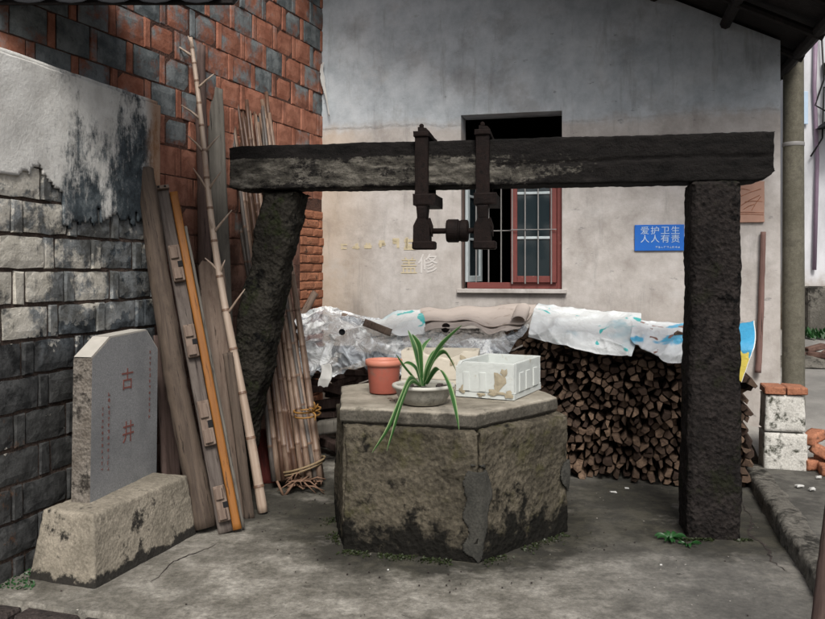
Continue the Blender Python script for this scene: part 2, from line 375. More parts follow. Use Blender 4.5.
def m_wood(name, c1, c2, dark, amt=(.5, .7), rough=.8, gs=1.0):
    m = Mat(name); g = m.map(m.obj, (26 * gs, 26 * gs, 1.6)); n1 = m.noise(1.0, 7, .7, vec=g, dist=.4); n2 = m.noise(5, 7, .7, vec=m.map(m.obj, (1, 1, .5)))
    r = m.rnd
    col = m.mix(m.step(n1, .3, .7), c1, c2)
    col = m.mix(m.step(m.math('ADD', m.math('MULTIPLY', n1, .4), m.math('MULTIPLY', n2, .6)), *amt), col, dark)
    col = m.mix(m.step(m.noise(2.3, 8, .7, vec=g, loc=(3, 3, 3)), .58, .66), col, tuple(q * .35 for q in dark))
    return m.out(col, rough, m.bump(m.math('ADD', n1, m.math('MULTIPLY', n2, .5)), .6, .006), spec=.25)
M['log'] = m_wood('weathered_log', (0.045, 0.033, 0.026), (0.112, 0.085, 0.065), (0.025, 0.018, 0.014))
M['timber'] = m_wood('grey_timber', (0.053, 0.041, 0.036), (0.131, 0.112, 0.098), (0.034, 0.022, 0.019))
M['redwood'] = m_wood('reddish_plank', (0.108, 0.076, 0.059), (0.202, 0.155, 0.124), (0.065, 0.040, 0.030))
M['darkwood'] = m_wood('dark_brown_pole', (.05, .033, .028), (.13, .09, .078), (.03, .02, .018))
M['greywood'] = m_wood('pale_grey_plank', (0.068, 0.062, 0.053), (0.144, 0.134, 0.116), (0.040, 0.034, 0.028))
M['maroon'] = m_wood('maroon_board', (.07, .012, .01), (.11, .022, .018), (.03, .01, .01))
M['brownstick'] = m_wood('brown_stick', (.13, .075, .065), (.23, .14, .12), (.08, .05, .045))
M['orange'] = m_wood('orange_paint', (0.176, 0.068, 0.014), (0.248, 0.100, 0.021), (0.080, 0.036, 0.014), (.56, .72), .55)

def m_bamboo(name, c1, c2, node):
    m = Mat(name); n1 = m.noise(1.0, 5, .6, vec=m.map(m.obj, (40, 40, 2))); n2 = m.noise(3, 5, .6)
    col = m.mix(m.step(n1, .3, .7), c1, c2); col = m.mix(m.math('MULTIPLY', m.rnd, .45), col, tuple(q * .55 for q in c1))
    col = m.mix(m.step(n2, .55, .7), col, node)
    return m.out(col, .5, m.bump(n1, .2, .002), spec=.4)
M['bamboo'] = m_bamboo('bamboo_fresh', (0.281, 0.208, 0.157), (0.425, 0.340, 0.272), (0.255, 0.153, 0.102))
M['cane'] = m_bamboo('bamboo_cane', (0.061, 0.032, 0.022), (0.137, 0.078, 0.050), (0.072, 0.043, 0.032))
M['cane_pale'] = m_bamboo('bamboo_cane_pale', (0.156, 0.098, 0.068), (0.287, 0.209, 0.156), (0.164, 0.115, 0.082))
M['cane_grey'] = m_bamboo('bamboo_cane_grey', (0.068, 0.058, 0.053), (0.128, 0.112, 0.098), (0.060, 0.053, 0.045))
M['node'] = m_bamboo('bamboo_node', (0.098, 0.056, 0.038), (0.180, 0.112, 0.075), (0.053, 0.030, 0.022))

def m_fire():
    m = Mat('split_firewood'); r = m.rnd; n1 = m.noise(1, 6, .7, vec=m.map(m.obj, (70, 3, 70))); n2 = m.noise(22, 6, .75)
    end = m.mix(r, (.016, .011, .008), (.25, .17, .115)); end = m.mix(m.step(n2, .4, .7), end, (.055, .034, .026))
    col = m.mix(m.math('MULTIPLY', m.step(n1, .4, .65), .5), end, (.06, .04, .032))
    col = m.mix(m.math('MULTIPLY', m.step(m.noise(1.8, 5, .6), .5, .7), .6), col, (.03, .023, .02))
    return m.out(col, .9, m.bump(n2, .6, .006), spec=.15)
M['fire'] = m_fire()

def flat(name, c, rough=.6, var=.25, sc_=12, dirt=None, da=(.55, .7), spec=.4, metal=0, bump=.1):
    m = Mat(name); n = m.noise(sc_, 6, .65); col = m.mix(n, tuple(q * (1 - var) for q in c), tuple(min(1, q * (1 + var)) for q in c))
    if dirt: col = m.mix(m.step(m.noise(sc_ * .6, 7, .75, loc=(3, 8, 1)), *da), col, dirt)
    return m.out(col, rough, m.bump(n, bump, .004), spec=spec, metal=metal)
M['bucket'] = flat('terracotta_plastic', (.36, .10, .07), .6, .25, 9, (.22, .13, .10), (.48, .66))
M['bucket_rim'] = flat('faded_rim_plastic', (.50, .19, .13), .5, .2, 12)
M['bowl'] = flat('glazed_bowl_grey', (.30, .29, .25), .5, .2, 8, (.10, .095, .08), (.48, .66))
M['bowl_rim'] = flat('glazed_rim_pale', (.48, .47, .42), .45, .15, 12, (.2, .18, .15), (.58, .7))
M['soil'] = flat('potting_soil', (.02, .016, .012), .95, .5, 60, bump=.8)
M['foam'] = flat('white_styrofoam', (.52, .55, .53), .7, .08, 20, (.36, .33, .25), (.58, .72), bump=.3)
M['foam_dirty'] = flat('cream_styrofoam', (.54, .50, .42), .75, .12, 12, (.27, .21, .14), (.55, .7), bump=.3)
M['foam_stain'] = flat('brown_broken_foam', (.34, .295, .21), .9, .45, 30, bump=1)
M['tile_grey'] = flat('roof_tile_dark', (.018, .019, .021), .9, .35, 14, bump=.6, spec=.1)
M['soffit'] = m_wood('soffit_boards', (.008, .007, .007), (.02, .016, .015), (.005, .005, .005))
M['white_wall'] = None
M['blue'] = flat('blue_sign_enamel', (.012, .13, .52), .45, .1, 14, (.03, .15, .42), (.6, .75))
M['white_paint'] = flat('white_lettering', (.42, .54, .68), .5, .12)
M['red_paint'] = flat('red_carved_paint', (.20, .075, .062), .8, .4, 60)
M['chalk'] = flat('white_chalk', (.62, .60, .58), .9, .15, 50)
M['yellow_paint'] = flat('faded_yellow_paint', (.54, .47, .32), .9, .25, 30)
M['win_red'] = flat('red_oxide_window_paint', (.16, .042, .036), .6, .3, 16, (.30, .15, .12), (.58, .7))
M['win_grey'] = flat('grey_window_paint', (.46, .52, .54), .6, .2, 16, (.2, .19, .18), (.58, .7))
M['bar'] = flat('iron_bar_grey', (.24, .235, .23), .5, .2, 30)
M['glass'] = None
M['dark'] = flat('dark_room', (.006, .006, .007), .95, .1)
M['curtain'] = flat('dark_blue_curtain', (.02, .035, .045), .8, .3, 9)
M['pole'] = m_stone('pole_concrete', (.085, .08, .06), (.15, .14, .11), (.05, .048, .04), (.5, .68), 2.2, 70, .4, .004)
M['leaf'] = None
M['sand'] = flat('pink_sandstone_plaque', (.40, .24, .18), .85, .18, 16, bump=.5)
M['twine'] = flat('yellow_string', (.26, .13, .03), .6, .3, 40)
M['twine_brown'] = flat('dry_bamboo_strip', (.22, .16, .09), .7, .3, 40)
M['twig'] = flat('root_twig', (.17, .10, .065), .8, .3, 40)
M['pier_white'] = m_stone('pier_limewash', (.40, .39, .36), (.60, .59, .55), (.05, .052, .038), (.49, .60), 5, 60, .7, .006)
M['pipe'] = flat('violet_grey_pipe', (.22, .16, .22), .5, .2)
M['cable'] = flat('black_cable', (.01, .01, .01), .6, .1)
M['cardboard'] = flat('asbestos_sheet', (.50, .44, .40), .85, .12, 10, (.27, .21, .17), (.56, .7), bump=.3)
M['debris'] = flat('pale_scraps', (.5, .5, .48), .8, .2)
def m_stele():
    m = Mat('grey_granite_stele'); a = m.noise(140, 4, .8); b = m.noise(2.4, 6, .65)
    col = m.ramp(a, [(.35, (.17, .175, .18)), (.5, (.25, .255, .26)), (.66, (.35, .35, .35))])
    col = m.mix(m.math('MULTIPLY', m.step(b, .45, .65), .4), col, (.115, .12, .125))
    return m.out(col, .75, m.bump(m.math('ADD', a, m.noise(18, 5, .6)), .25, .003), spec=.35)
M['stele'] = m_stele()
M['stele_side'] = m_stone('stele_rough_side', (.10, .085, .07), (.22, .2, .175), (.03, .026, .022), (.48, .62), 7, 60, .9, .01)
M['stele_top'] = flat('stele_chamfer_pale', (.42, .40, .36), .8, .2, 20)
def m_white():
    m = Mat('white_building_render'); z = m.xyz()[2]; n = m.noise(1.6, 7, .7, vec=m.map(m.pos, (1.5, 1.5, .5)))
    col = m.ramp(n, [(.3, (.40, .41, .43)), (.6, (.60, .61, .64))])
    b = m.math('ADD', z, m.math('MULTIPLY', m.noise(3, 7, .7), .9))
    col = m.mix(m.step(b, 2.1, 1.5), col, m.ramp(m.noise(5, 7, .75), [(.35, (.19, .14, .10)), (.55, (.36, .33, .28)), (.7, (.5, .48, .43))]))
    return m.out(col, .85, m.bump(n, .3, .01))
M['white_wall'] = m_white()
def m_glass():
    m = Mat('window_glass'); m.out((.02, .03, .035), .08, spec=.6); return m.m
M['glass'] = m_glass()
def m_leaf(name, g1, g2, edge):
    m = Mat(name); u = m.xyz(m.uv)[0]; n = m.noise(14, 5, .6)
    d = m.math('ABSOLUTE', m.math('SUBTRACT', u, .5)); col = m.mix(n, g1, g2)
    if edge: col = m.mix(m.step(d, .30, .42), col, edge)
    t = m.n.new('ShaderNodeBsdfTranslucent'); m.put(col, t.inputs[0]); mx = m.n.new('ShaderNodeMixShader'); mx.inputs[0].default_value = .25
    m.out(col, .4, spec=.4); m.L(m.b.outputs[0], mx.inputs[1]); m.L(t.outputs[0], mx.inputs[2]); m.L(mx.outputs[0], m.n['Material Output'].inputs[0]); return m.m
M['leaf'] = m_leaf('strap_leaf_striped', (.025, .09, .022), (.06, .17, .045), (.30, .40, .20))
M['moss'] = m_leaf('dark_moss', (.012, .018, .006), (.04, .055, .02), None)
M['weed'] = m_leaf('weed_leaf', (.012, .055, .014), (.03, .11, .03), None)
def m_clear():
    m = Mat('clear_grey_plastic_film'); n = m.noise(3.5, 4, .55, dist=1.0); patch = m.step(m.noise(5, 5, .6, loc=(5, 2, 8), dist=.6), .50, .56)
    col = m.mix(patch, (.60, .65, .70), (.88, .91, .92))
    cre = m.math('ABSOLUTE', m.math('SUBTRACT', m.noise(9, 3, .5, dist=1.6), .5))
    m.out(col, .14, m.bump(cre, .9, .05), spec=.6)
    f = m.math('ADD', .50, m.math('MULTIPLY', patch, .38)); f = m.math('ADD', f, m.math('MULTIPLY', m.step(cre, .05, .0), .3), clamp=True)
    t = m.n.new('ShaderNodeBsdfTransparent'); mx = m.n.new('ShaderNodeMixShader'); m.L(f, mx.inputs[0])
    m.L(t.outputs[0], mx.inputs[1]); m.L(m.b.outputs[0], mx.inputs[2]); m.L(mx.outputs[0], m.n['Material Output'].inputs[0]); return m.m
def m_film(name, c, alpha, rough=.25, prints=None, wr=14):
    m = Mat(name); n = m.noise(wr, 8, .7, dist=1.2); col = m.mix(n, tuple(q * .8 for q in c), c)
    if prints:
        for (pc, s_, l, lo, hi) in prints: col = m.mix(m.step(m.noise(s_, 2.5, .5, loc=l, dist=.5), lo, hi), col, pc)
    nb = m.bump(m.math('ADD', m.noise(wr * .4, 5, .55, dist=2.5), m.math('MULTIPLY', m.math('ABSOLUTE', m.math('SUBTRACT', m.noise(wr * .8, 3, .5, dist=2.0, loc=(3, 3, 1)), .5)), 1.2)), .45, .03)
    m.out(col, rough, nb, spec=.5)
    if alpha < 1:
        t = m.n.new('ShaderNodeBsdfTransparent'); mx = m.n.new('ShaderNodeMixShader')
        f = m.math('ADD', alpha - .22, m.math('MULTIPLY', m.step(m.noise(9, 6, .7, loc=(6, 1, 1)), .4, .6), .44), clamp=True); m.L(f, mx.inputs[0])
        m.L(t.outputs[0], mx.inputs[1]); m.L(m.b.outputs[0], mx.inputs[2]); m.L(mx.outputs[0], m.n['Material Output'].inputs[0])
    return m.m
M['film'] = m_clear()
M['sack_white'] = m_film('white_woven_sack', (.84, .88, .89), 1, .4, [((.05, .50, .50), 5, (1, 2, 3), .60, .63), ((.45, .62, .68), 3, (4, 2, 1), .55, .7)], 9)
M['sack_blue'] = m_film('white_sack_blue_print', (.84, .88, .90), 1, .4, [((.10, .45, .70), 4, (7, 2, 3), .57, .64), ((.25, .12, .09), 9, (2, 2, 6), .63, .66)], 9)
def m_bag():
    m = Mat('yellow_blue_feed_bag'); u = m.xyz(m.uv)
    br = m.n.new('ShaderNodeTexBrick'); m.L(m.map(m.uv, (12, 16, 1)), br.inputs['Vector']); br.inputs['Color1'].default_value = br.inputs['Color2'].default_value = (1, 1, 1, 1); br.inputs['Mortar'].default_value = (0, 0, 0, 1)
    br.inputs['Mortar Size'].default_value = .16; br.inputs['Scale'].default_value = 1
    letter = m.math('MULTIPLY', br.outputs['Color'], m.step(m.noise(70, 2, .5, vec=m.map(m.uv, (1, 1, 0))), .42, .47))
    blue = m.mix(letter, (.05, .30, .52), (.72, .80, .85))
    n = m.noise(3.2, 3, .5, vec=m.uv); line = m.math('ADD', m.math('MULTIPLY', u[0], .8), m.math('ADD', u[1], m.math('MULTIPLY', n, .35)))
    col = m.mix(m.step(line, 1.24, 1.26), (.66, .54, .11), blue)
    col = m.mix(m.step(u[0], .95, .97), col, (.74, .74, .70))
    return m.out(col, .4, m.bump(m.noise(10, 6, .7, dist=1.5), .5, .02))
M['bag'] = m_bag()

# ================================================================= THE SETTING
def sheet(name, P, nu, nv, mat, parent=None, amp=0.0, freq=5.0, seed=0, thick=0.0, cut=None, smooth=True, kind=None, fn=None):
    """smooth sheet through a grid of control points (rows of world points)"""
    def cr(p, t):
        n = len(p) - 1; x = min(max(t, 0), 1) * n; i = min(int(x), n - 1); f = x - i
        a, b, c, d = p[max(i - 1, 0)], p[i], p[i + 1], p[min(i + 2, n)]
        return .5 * ((2 * b) + (c - a) * f + (2 * a - 5 * b + 4 * c - d) * f * f + (3 * b - a - 3 * c + d) * f ** 3)
    vs = []; uv = []
    for j in range(nv + 1):
        t = j / nv
        for i in range(nu + 1):
            u = i / nu; p = cr([cr(row, u) for row in P], t)
            if amp: p = p + V((nz(p, freq, seed), nz(p, freq, seed + 7), fbm(p, freq, seed + 13))) * amp
            if fn: p = fn(p, u, t)
            vs.append(p); uv.append((u, 1 - t))
    fs = []
    for j in range(nv):
        for i in range(nu):
            a = j * (nu + 1) + i
            if cut and cut((i + .5) / nu, (j + .5) / nv, vs[a]): continue
            fs.append((a, a + nu + 1, a + nu + 2, a + 1))
    if thick:
        n = len(vs); nrm = [V() for _ in vs]
        for f in fs:
            q = (vs[f[2]] - vs[f[0]]).cross(vs[f[3]] - vs[f[1]])
            for i in f: nrm[i] += q
        vs2 = [v - (q.normalized() * thick if q.length > 0 else V()) for v, q in zip(vs, nrm)]
        ed = {}
        for f in fs:
            for k in range(4): ed[(f[k], f[(k + 1) % 4])] = 1
        back = [tuple(i + n for i in reversed(f)) for f in fs]
        rim = [(b, a, a + n, b + n) for (a, b) in ed if (b, a) not in ed]
        vs = vs + vs2; fs = fs + back + rim; uv = uv + uv
    mb = MB(); mb.v = vs; mb.f = fs
    o = mb.build(name, mat, parent, smooth=smooth, uvs=uv)
    if kind: tag(o, kind=kind)
    return o

KU = V((.25, .968, 0)).normalized()            # direction of the kerb and the alley, away from the camera
K0 = V((1.856, 3.75, 0))
def kerb_x(Y): return K0.x + (Y - K0.y) * KU.x / KU.y
def edge_y(X): return 3.66 - .293 * (X + 1.88)  # front edge of the raised courtyard slab
def alley_z(Y): return .10 if Y < 5.7 else .10 + .22 * (Y - 5.7) if Y < 7.0 else .386 + .058 * (Y - 7.0) if Y < 14 else .792
# wide earth sheet to the horizon
big = MB(); big.add([(-300, -300, -.35), (300, -300, -.35), (300, 300, -.35), (-300, 300, -.35)], [(0, 1, 2, 3)])
tag(big.build('terrain', M['lowground']), kind='structure')
low = MB(); nx, ny = 60, 24; vs = []; fs = []
for j in range(ny + 1):
    for i in range(nx + 1):
        X = -4 + 8 * i / nx; Y = .2 + 3.9 * j / ny; vs.append(V((X, Y, -.17 + .05 * fbm(V((X, Y, 0)), 2.2, 3))))
for j in range(ny):
    for i in range(nx): a = j * (nx + 1) + i; fs.append((a, a + 1, a + nx + 2, a + nx + 1))
low.add(vs, fs); tag(low.build('lower_ground', M['lowground'], smooth=True), kind='structure')
# courtyard slab
g = MB(); nx, ny = 150, 150; vs = []; fs = []
for j in range(ny + 1):
    for i in range(nx + 1):
        X = -3.0 + 5.8 * i / nx; y0 = edge_y(X) + .02 * nz(V((X * 7, 0, 0)), 1, 3); Y = y0 + (8.2 - y0) * (j / ny) ** 1.5
        p = V((X, Y, 0)); z = .009 * fbm(p, 1.3, 5) + .003 * fbm(p, 9, 8)
        if X > kerb_x(Y) + .04: z = -.02
        vs.append(V((X, Y, z)))
for j in range(ny):
    for i in range(nx): a = j * (nx + 1) + i; fs.append((a, a + 1, a + nx + 2, a + nx + 1))
n0 = len(vs); vs += [V((vs[i].x + .008 * nz(vs[i], 9), vs[i].y - .01, -.2)) for i in range(nx + 1)]
for i in range(nx): fs.append((i, n0 + i, n0 + i + 1, i + 1))
g.add(vs, fs); tag(g.build('courtyard_ground', M['ground'], smooth=True), kind='structure')
# brown edging bricks along the front edge of the slab
ed = thing('slab_edging', (-1.9, 3.6, -.17), 'dark damp brick edging along the front lip of the courtyard slab', 'edging')
ORGM = MB()
for k in range(5):
    X = -2.35 + k * .3; m = axes((X + .14, edge_y(X + .14) - .065, -.1), (1, -.293, 0))
    b = MB(); b.box((0, 0, 0), (.285, .1, .165), m, .012, .004); b.build('brick', M['lowground'], ed)
# alley
a_ = MB(); vs = []; fs = []; ys = [.5 + .25 * k for k in range(26)] + [7.5 + .8 * k for k in range(30)]; nx = 24
for Y in ys:
    x0 = kerb_x(Y) + .13 if Y < 6.1 else kerb_x(6.1) + .13 + (Y - 6.1) * .1
    for i in range(nx + 1):
        X = x0 + 12 * (i / nx) ** 1.6; vs.append(V((X, Y, alley_z(Y) - .004 + .008 * fbm(V((X, Y, 0)), 1.1, 2))))
for j in range(len(ys) - 1):
    for i in range(nx): a = j * (nx + 1) + i; fs.append((a, a + 1, a + nx + 2, a + nx + 1))
a_.add(vs, fs); tag(a_.build('alley', M['alley'], smooth=True), kind='structure')
kb = MB(); side = V((KU.y, -KU.x, 0))
def kp(t, s, z): return K0 + KU * t + side * s + V((0, 0, z))
kb.lattice([kp(-2.6, 0, -.05), kp(-2.6, .17, -.05), kp(2.1, 0, -.05), kp(2.1, .17, -.05), kp(-2.6, .012, .105), kp(-2.6, .17, .1), kp(2.1, .012, .105), kp(2.1, .17, .1)], (6, 110, 6), .016, 5, .03, 4, .004)
tag(kb.build('kerb', M['kerb'], smooth=True), kind='structure')
# crack in the slab beside the kerb
def crack(path, seed, w):
    r_ = random.Random(seed); cr = MB(); P = [gnd(x, y) for x, y in path]; q = []
    for a, b in zip(P, P[1:]):
        for k in range(7): q.append(a.lerp(b, k / 7) + V((r_.uniform(-.012, .012), r_.uniform(-.012, .012), 0)))
    q = [V((p.x, p.y, .009 * fbm(V((p.x, p.y, 0)), 1.3, 5) + .003 * fbm(V((p.x, p.y, 0)), 9, 8) + .0025)) for p in q]
    L_, R_ = [], []
    for k, p in enumerate(q):
        d = (q[min(k + 1, len(q) - 1)] - q[max(k - 1, 0)]).normalized(); s_ = V((d.y, -d.x, 0)) * r_.uniform(.001, w) * math.sin(math.pi * (k + .5) / len(q)); L_.append(p - s_); R_.append(p + s_)
    n = len(q); cr.add(L_ + R_, [(k, k + 1, n + k + 1, n + k) for k in range(n - 1)])
    tag(cr.build('ground_crack', M['lowground']), kind='structure')
crack(((738, 497), (752, 520), (749, 533), (766, 548), (772, 562), (796, 580)), 1, .012)
crack(((150, 585), (172, 562), (196, 553), (222, 541)), 2, .006)

# ---- the house ------------------------------------------------------------
A = V((-.84, 7.25, 0)); B = V((2.92, 6.35, 0)); HU = (B - A).normalized(); HN = V((HU.y, -HU.x, 0)); HL = (B - A).length   # HN faces the courtyard
def hit(px, py, off=0.0):
    """where the sight line through a pixel meets the house wall: (distance along it, height)"""
    q = (px - 412.5) / 800; a = A + HN * off
    # (a.x + t*HU.x) = q*(a.y + t*HU.y)
    t = (q * a.y - a.x) / (HU.x - q * HU.y); Y = a.y + t * HU.y
    return t, EYE - (py - 270) / 800 * Y
def hw(t, z, off=0.0): return A + HU * t + V((0, 0, z)) + HN * off
house = thing('house', A, 'grey plastered house with a red window and gable wall behind the well', 'house')
PITCH = .48
def rake(t): return 3.32 + (HL - t) * PITCH
wl_, _ = hit(461, 200); wr_, _ = hit(562, 200); wz1 = hit(510, 113)[1]; wz0 = hit(510, 289)[1]
TH = .24
mb = MB()
ts = [0, wl_, wr_, HL]; zs = [-.1, wz0, wz1]
for i in range(3):
    for j in range(3):
        if i == 1 and j == 1: continue
        z0 = zs[j]; za = zs[j + 1] if j < 2 else rake(ts[i]); zb = zs[j + 1] if j < 2 else rake(ts[i + 1])
        mb.add([hw(ts[i], z0), hw(ts[i + 1], z0), hw(ts[i + 1], zb), hw(ts[i], za)], [(0, 1, 2, 3)])
        mb.add([hw(ts[i], z0, -TH), hw(ts[i + 1], z0, -TH), hw(ts[i + 1], zb, -TH), hw(ts[i], za, -TH)], [(3, 2, 1, 0)])
for (a, b) in (((wl_, wz0), (wr_, wz0)), ((wr_, wz0), (wr_, wz1)), ((wr_, wz1), (wl_, wz1)), ((wl_, wz1), (wl_, wz0))):
    mb.add([hw(*a), hw(*a, -TH), hw(*b, -TH), hw(*b)], [(0, 1, 2, 3)])
mb.add([hw(HL, -.1), hw(HL, -.1, -TH), hw(HL, rake(HL), -TH), hw(HL, rake(HL))], [(0, 1, 2, 3)])
mb.add([hw(0, -.1), hw(0, -.1, -TH), hw(0, rake(0), -TH), hw(0, rake(0))], [(3, 2, 1, 0)])
# side wall along the alley, with the room behind
mb.add([hw(HL, -.1, -TH), hw(HL, -.1, -7), hw(HL, 3.30, -7), hw(HL, 3.30, -TH)], [(0, 1, 2, 3)])
mb.build('wall', M['plaster'], house)
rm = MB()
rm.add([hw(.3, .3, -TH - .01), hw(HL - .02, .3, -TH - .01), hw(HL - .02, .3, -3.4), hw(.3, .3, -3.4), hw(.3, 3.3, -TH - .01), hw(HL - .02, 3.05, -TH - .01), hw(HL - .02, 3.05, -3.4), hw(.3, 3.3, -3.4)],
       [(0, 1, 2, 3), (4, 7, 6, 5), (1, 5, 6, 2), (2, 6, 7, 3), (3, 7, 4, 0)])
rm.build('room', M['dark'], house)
# roof: slope falling to the right, overhanging the wall towards the courtyard
OV = 1.3; E = .20
def rp(t, off, dz): return hw(t, rake(t) + dz, off)
rf = MB(); rf.add([rp(-.9, OV, .03), rp(HL + E, OV, .03), rp(HL + E, -7, .03), rp(-.9, -7, .03), rp(-.9, OV, .16), rp(HL + E, OV, .16), rp(HL + E, -7, .16), rp(-.9, -7, .16)],
                  [(0, 3, 2, 1), (4, 5, 6, 7), (0, 1, 5, 4), (1, 2, 6, 5), (2, 3, 7, 6), (3, 0, 4, 7)])
roof = rf.build('roof', M['soffit'], house)
for k in range(8):                                            # purlins under the overhang
    t = HL + E - .06 - k * .55; q = MB(); q.tube([hw(t, rake(t) - .035, OV - .05), hw(t, rake(t) - .035, -6.5 if k == 0 else .004)], .045, 8)
    q.build('purlin', M['soffit'], house)
bb = MB(); bb.add([rp(-.9, OV + .002, -.10), rp(HL + E, OV + .002, -.10), rp(HL + E, OV + .028, -.10), rp(-.9, OV + .028, -.10), rp(-.9, OV + .002, .18), rp(HL + E, OV + .002, .18), rp(HL + E, OV + .028, .18), rp(-.9, OV + .028, .18)],
                  [(0, 3, 2, 1), (4, 5, 6, 7), (0, 1, 5, 4), (1, 2, 6, 5), (2, 3, 7, 6), (3, 0, 4, 7)])
bb.build('bargeboard', M['soffit'], house)
for k in range(22):                                           # pan tiles sticking out along the right-hand eave
    off = OV - .05 - k * .23; q = MB(); pr = []
    for s_ in range(7):
        an = math.pi * s_ / 6; pr.append((math.cos(an) * .10, math.sin(an) * .045))
    c = hw(HL + E, 3.32 - E * PITCH, off); vs = []
    for d in (0, .09):
        for (a, b) in pr: vs.append(c + HU * (d - .02) + HN * a + V((0, 0, .165 - b - d * PITCH)))
    for d in (0, .09):
        for (a, b) in pr: vs.append(c + HU * (d - .02) + HN * a + V((0, 0, .18 - b - d * PITCH)))
    fs = [(i, i + 1, i + 8, i + 7) for i in range(6)] + [(14 + i, 21 + i, 22 + i, 15 + i) for i in range(6)] + [(7 + i, 8 + i, 22 + i, 21 + i) for i in range(6)] + [(i, 14 + i, 15 + i, i + 1) for i in range(6)]
    q.add(vs, fs); q.build('roof_tile', M['tile_grey'], house)

for k in range(8):
    off = OV - .12 - k * .62; q = MB(); q.tube([hw(HL - .0, rake(HL) - .045, off) if off < 0 else hw(HL - .5, rake(HL - .5) - .045, off), hw(HL + E - .02, rake(HL + E) - .045, off)], .032, 8)
    q.build('rafter', M['soffit'], house)
# ---- window ----
wc = hw(wl_, wz0)
HM = axes(wc, HU)                                             # local x along wall, y into the room, z up
W_, H_ = wr_ - wl_, wz1 - wz0
def hbox(name, x0, x1, y0, y1, z0, z1, mat, parent, m=HM, bev=.003):
    b = MB(); b.box(((x0 + x1) / 2, (y0 + y1) / 2, (z0 + z1) / 2), (x1 - x0, y1 - y0, z1 - z0), m, bev); return b.build(name, mat, parent)
fr = MB(); F = .045
def fb(x0, x1, z0, z1, y0=.05, y1=.12): fr.box(((x0 + x1) / 2, (y0 + y1) / 2, (z0 + z1) / 2), (x1 - x0, y1 - y0, z1 - z0), HM, .003)
hbox_left = (.001, F, .001, H_ * .8); fb(W_ - F, W_ - .001, .001, H_ * .8); fb(F, W_ - F, .001, F + .01); fb(.001, W_ - .001, H_ * .80, H_ * .80 + .04)
window = fr.build('window', M['win_red'], house)
hbox('left_jamb', .001, .018, .05, .12, .001, H_ * .8, M['darkwood'], window)
hbox('sill', -.03, W_ + .04, -.045, .05, -.035, -.001, M['plaster'], window)
def casement(m, w, h, mat, barmat, red_bottom=False):
    c = MB(); s_ = .055
    c.box((s_ / 2, 0, h / 2), (s_, .035, h), m, .003); c.box((w - s_ / 2, 0, h / 2), (s_, .035, h), m, .003)
    c.box((w / 2, 0, s_ / 2), (w - 2 * s_, .033, s_), m, .003); c.box((w / 2, 0, h - s_ / 2), (w - 2 * s_, .033, s_), m, .003)
    o = c.build('casement', mat, house)
    for k in (1, 2):
        b = MB(); b.box((w / 2, 0, h * k / 3), (w - 2 * s_, .026, .022), m, .002); b.build('glazing_bar', barmat, o)
    for k in range(3):
        b = MB(); z0 = h * k / 3 + (.055 if k == 0 else .011); z1 = h * (k + 1) / 3 - (.055 if k == 2 else .011)
        b.box((w / 2, 0, (z0 + z1) / 2), (w - 2 * s_, .004, z1 - z0), m); b.build('pane', M['glass'], o)
    return o
CH = H_ * .80 - .06; CW = (W_ - 2 * F) / 2
mR = HM @ Matrix.Translation((W_ - F - CW - .002, .035, .056)); cR = casement(mR, CW, CH, M['win_red'], M['win_grey'])
# bars seen through the right casement's glass stand in front of it, as on the rest of the opening
mL = HM @ Matrix.Translation((.022, .125, .056)) @ Matrix.Rotation(R(79), 4, 'Z'); cL = casement(mL, CW, CH, M['win_grey'], M['win_grey'])
nb_ = 7
for k in range(nb_):
    x = F + (W_ - 2 * F) * (k + .6) / nb_
    b = MB(); b.tube([HM @ V((x, .135 if x < W_ / 2 else .005, F)), HM @ V((x, .135 if x < W_ / 2 else .005, H_ * .8))], .006, 6); b.build('window_bar', M['bar'], window)
for z in (.42, .86):
    b = MB(); b.tube([HM @ V((F, .145, H_ * .8 * z)), HM @ V((W_ / 2, .145, H_ * .8 * z))], .005, 6); b.build('window_bar', M['bar'], window)
    b = MB(); b.tube([HM @ V((W_ / 2, -.004, H_ * .8 * z)), HM @ V((W_ - F, -.004, H_ * .8 * z))], .004, 6); b.build('window_bar', M['bar'], window)

# ---- lettering helpers ----
_tc = {}
def text_mesh(s, size, off=0.0, extrude=.0006):
    cu = bpy.data.curves.new('lettering', 'FONT'); cu.body = s; cu.size = size; cu.extrude = extrude; cu.align_x = 'CENTER'; cu.align_y = 'CENTER'; cu.resolution_u = 3; cu.offset = off
    o = bpy.data.objects.new('lettering', cu); COL.objects.link(o)
    dg = bpy.context.evaluated_depsgraph_get(); me = bpy.data.meshes.new_from_object(o.evaluated_get(dg)); bpy.data.objects.remove(o); return me
def text(name, s, size, m, mat, parent, sx=1.0, rot=0, cond=0):
    """m: matrix of the face (x right, y into the face, z up); text reads in its x/z plane"""
    me = text_mesh(s, size); t = m @ Matrix.Rotation(R(rot), 4, 'Y') @ Matrix.Rotation(R(90), 4, 'X') @ Matrix.Diagonal((sx, 1, 1, 1))
    t = ORG[parent.name].inverted() @ t; me.transform(t); me.materials.clear(); me.materials.append(mat)
    o = link(name, me, parent); ORG[o.name] = ORG[parent.name]; return o
